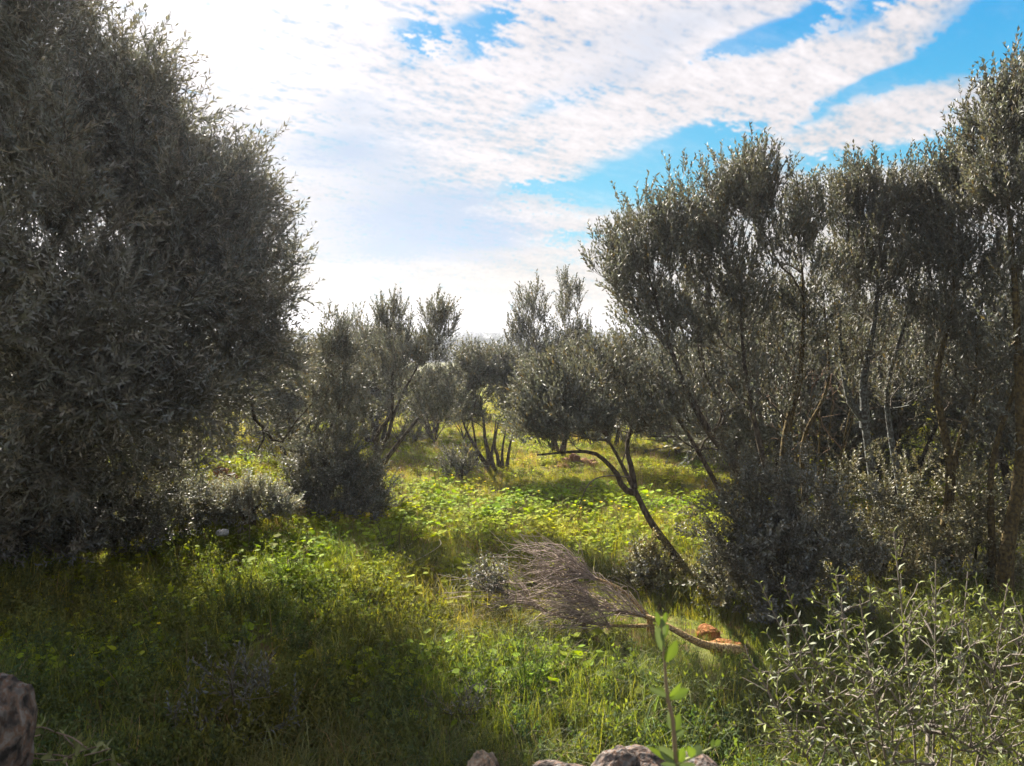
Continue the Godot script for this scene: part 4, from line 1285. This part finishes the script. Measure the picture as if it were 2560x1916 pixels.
func make_flowers() -> void:
	rng.seed = 2100
	var head := TB.new()
	head.tube(PackedVector3Array([Vector3.ZERO, Vector3(0.01, 0.1, 0), Vector3(0.0, 0.2, 0.01)]), PackedFloat32Array([0.002, 0.0016, 0.0014]), 4, Color(0.12, 0.14, 0.03))
	for k in 5:
		var a := k * TAU / 5
		var o := Vector3(cos(a), 0.55, sin(a)).normalized()
		var nr := (Vector3.UP - o * 0.5).normalized()
		head.round_leaf(Vector3(0, 0.2, 0.01), o, (nr - o * nr.dot(o)).normalized(), 0.011, Color(0.85, 0.7, 0.02), 1, 0.2, 0.05)
	var mesh := head.mesh()
	var clear := [[1230, 1215], [1250, 1222], [1212, 1214], [1165, 1225], [1178, 1233], [1098, 1206], [1200, 1206], [1268, 1245], [1060, 1212], [1085, 1226], [1460, 1270], [1500, 1282], [1560, 1280], [1545, 1290], [1575, 1285], [1476, 1228], [1388, 1172], [1600, 1180], [1620, 1262], [1450, 1300], [1530, 1268], [1130, 1200], [1345, 1245], [1290, 1268], [1660, 1290]]
	for v in clear:
		var o := obj("yellow_flower", mesh, M.petal)
		o.position = on_ground(v[0], v[1] + 22)
		o.rotation.y = rng.randf() * TAU
		o.scale = Vector3.ONE * rng.randf_range(0.65, 1.0)
		tag(o, "small yellow flower on a thin stalk in the sunlit clearing", "flower", "yellow flowers in the sunlit clearing")
	for v in [[268, 1452], [180, 1680], [38, 1525], [396, 1600], [290, 1533]]:
		var o := obj("yellow_flower", mesh, M.petal)
		o.position = on_ground(v[0], v[1] + 30)
		o.rotation.y = rng.randf() * TAU
		o.scale = Vector3.ONE * rng.randf_range(0.7, 0.9)
		tag(o, "small orange-yellow flower in the shaded grass on the left", "flower", "orange-yellow flowers in the left shade")

func stalk(called: String, label: String, cat: String, pts: Array, r: float, col: Color, group := "") -> void:
	var p := PackedVector3Array()
	for v in pts: p.append(v)
	var base := p[0]
	var q := PackedVector3Array()
	for v in smoothed(p, 0.04): q.append(v - base)
	var rad := PackedFloat32Array()
	for i in q.size(): rad.append(lerpf(r, r * 0.45, float(i) / q.size()))
	var tb := TB.new()
	tb.tube(q, rad, 5, col, 0.3, bumps)
	var o := obj(called, tb.mesh(), M.twig)
	o.position = base
	tag(o, label, cat, group)

func lift(x: float, y: float, h: float) -> Vector3:
	return on_ground(x, y) + Vector3(0, h, 0)

func make_stalks() -> void:
	stalk("straw_stalk", "long thin pale dry stem curving over the shaded grass in the middle", "straw", [lift(950, 1470, 0.06), lift(1010, 1450, 0.1), lift(1075, 1425, 0.14), lift(1102, 1410, 0.16), lift(1098, 1395, 0.16)], 0.004, Color(0.42, 0.36, 0.28))
	stalk("straw_stalk", "shorter straight dry stem left of the long curved one", "straw", [lift(945, 1440, 0.06), lift(985, 1422, 0.12), lift(1030, 1400, 0.14)], 0.0035, Color(0.38, 0.33, 0.26))
	stalk("crooked_stick", "short crooked grey stick standing up near the bottom edge", "stick", [on_ground(1275, 1935), lift(1290, 1930, 0.1), lift(1285, 1925, 0.17), lift(1278, 1925, 0.2)], 0.007, Color(0.3, 0.25, 0.2))
	stalk("drooping_twig", "thin bare twig arching down left from the leaning trunk", "twig", [at(1575, 1195, 5.6), at(1520, 1190, 5.5), at(1477, 1205, 5.4), at(1453, 1250, 5.4), at(1445, 1280, 5.4), at(1420, 1305, 5.4)], 0.005, Color(0.07, 0.055, 0.045))
	rng.seed = 2200
	for v in [[1055, 1225], [1068, 1228], [1082, 1222], [1090, 1230], [1040, 1215], [1100, 1240], [960, 1420], [1005, 1400], [620, 1390], [1390, 1290], [1445, 1300], [1615, 1330]]:
		var a := on_ground(v[0], v[1])
		var h := rng.randf_range(0.3, 0.5)
		stalk("weed_stalk", "thin dry brown weed stalk standing above the grass of the clearing", "weed stalk", [a, a + Vector3(rng.randf_range(-0.03, 0.03), h * 0.5, 0), a + Vector3(rng.randf_range(-0.1, 0.1), h, 0)], 0.0035, Color(0.12, 0.085, 0.055), "dry weed stalks in the clearing")
	# old bramble canes over the wall at the lower left
	rng.seed = 2300
	var t := thing("bramble", "tangle of dry arching bramble canes with a few leaves at the lower left corner", "bramble", at(120, 1900, 1.7))
	var canes := [[[-20, 1830], [30, 1805], [62, 1788]], [[60, 1830], [100, 1818], [135, 1830]], [[140, 1832], [180, 1845], [215, 1870]], [[160, 1840], [178, 1860], [185, 1872]], [[-10, 1895], [60, 1893], [130, 1902], [180, 1895]], [[80, 1885], [140, 1888], [180, 1896]], [[170, 1893], [205, 1878], [240, 1868]], [[230, 1915], [270, 1900], [300, 1915]], [[210, 1890], [250, 1880], [275, 1872]], [[160, 1895], [168, 1920], [160, 1940]], [[20, 1870], [60, 1850], [100, 1838]]]
	for c in canes:
		var p := PackedVector3Array()
		var d := rng.randf_range(1.62, 1.85)
		for v in c: p.append(at(v[0], v[1], d + rng.randf_range(-0.04, 0.04)) - t.position)
		var q := smoothed(p, 0.012)
		var rad := PackedFloat32Array()
		for i in q.size(): rad.append(0.0016)
		var tb := TB.new()
		tb.tube(q, rad, 5, shade(Color(0.17, 0.125, 0.1), rng.randf_range(0.8, 1.2)))
		obj("cane", tb.mesh(), M.twig, t)
		for k in 5:
			var w := q[rng.randi() % q.size()]
			var lb := TB.new()
			var dir := rv().normalized()
			wide_leaf(lb, w, dir, dir.cross(rv()).normalized(), rng.randf_range(0.02, 0.032), rng.randf_range(0.009, 0.014), 0.1, shade(Color(0.13, 0.14, 0.05), rng.randf_range(0.7, 1.3)))
			obj("leaf", lb.mesh(), M.olive, t)
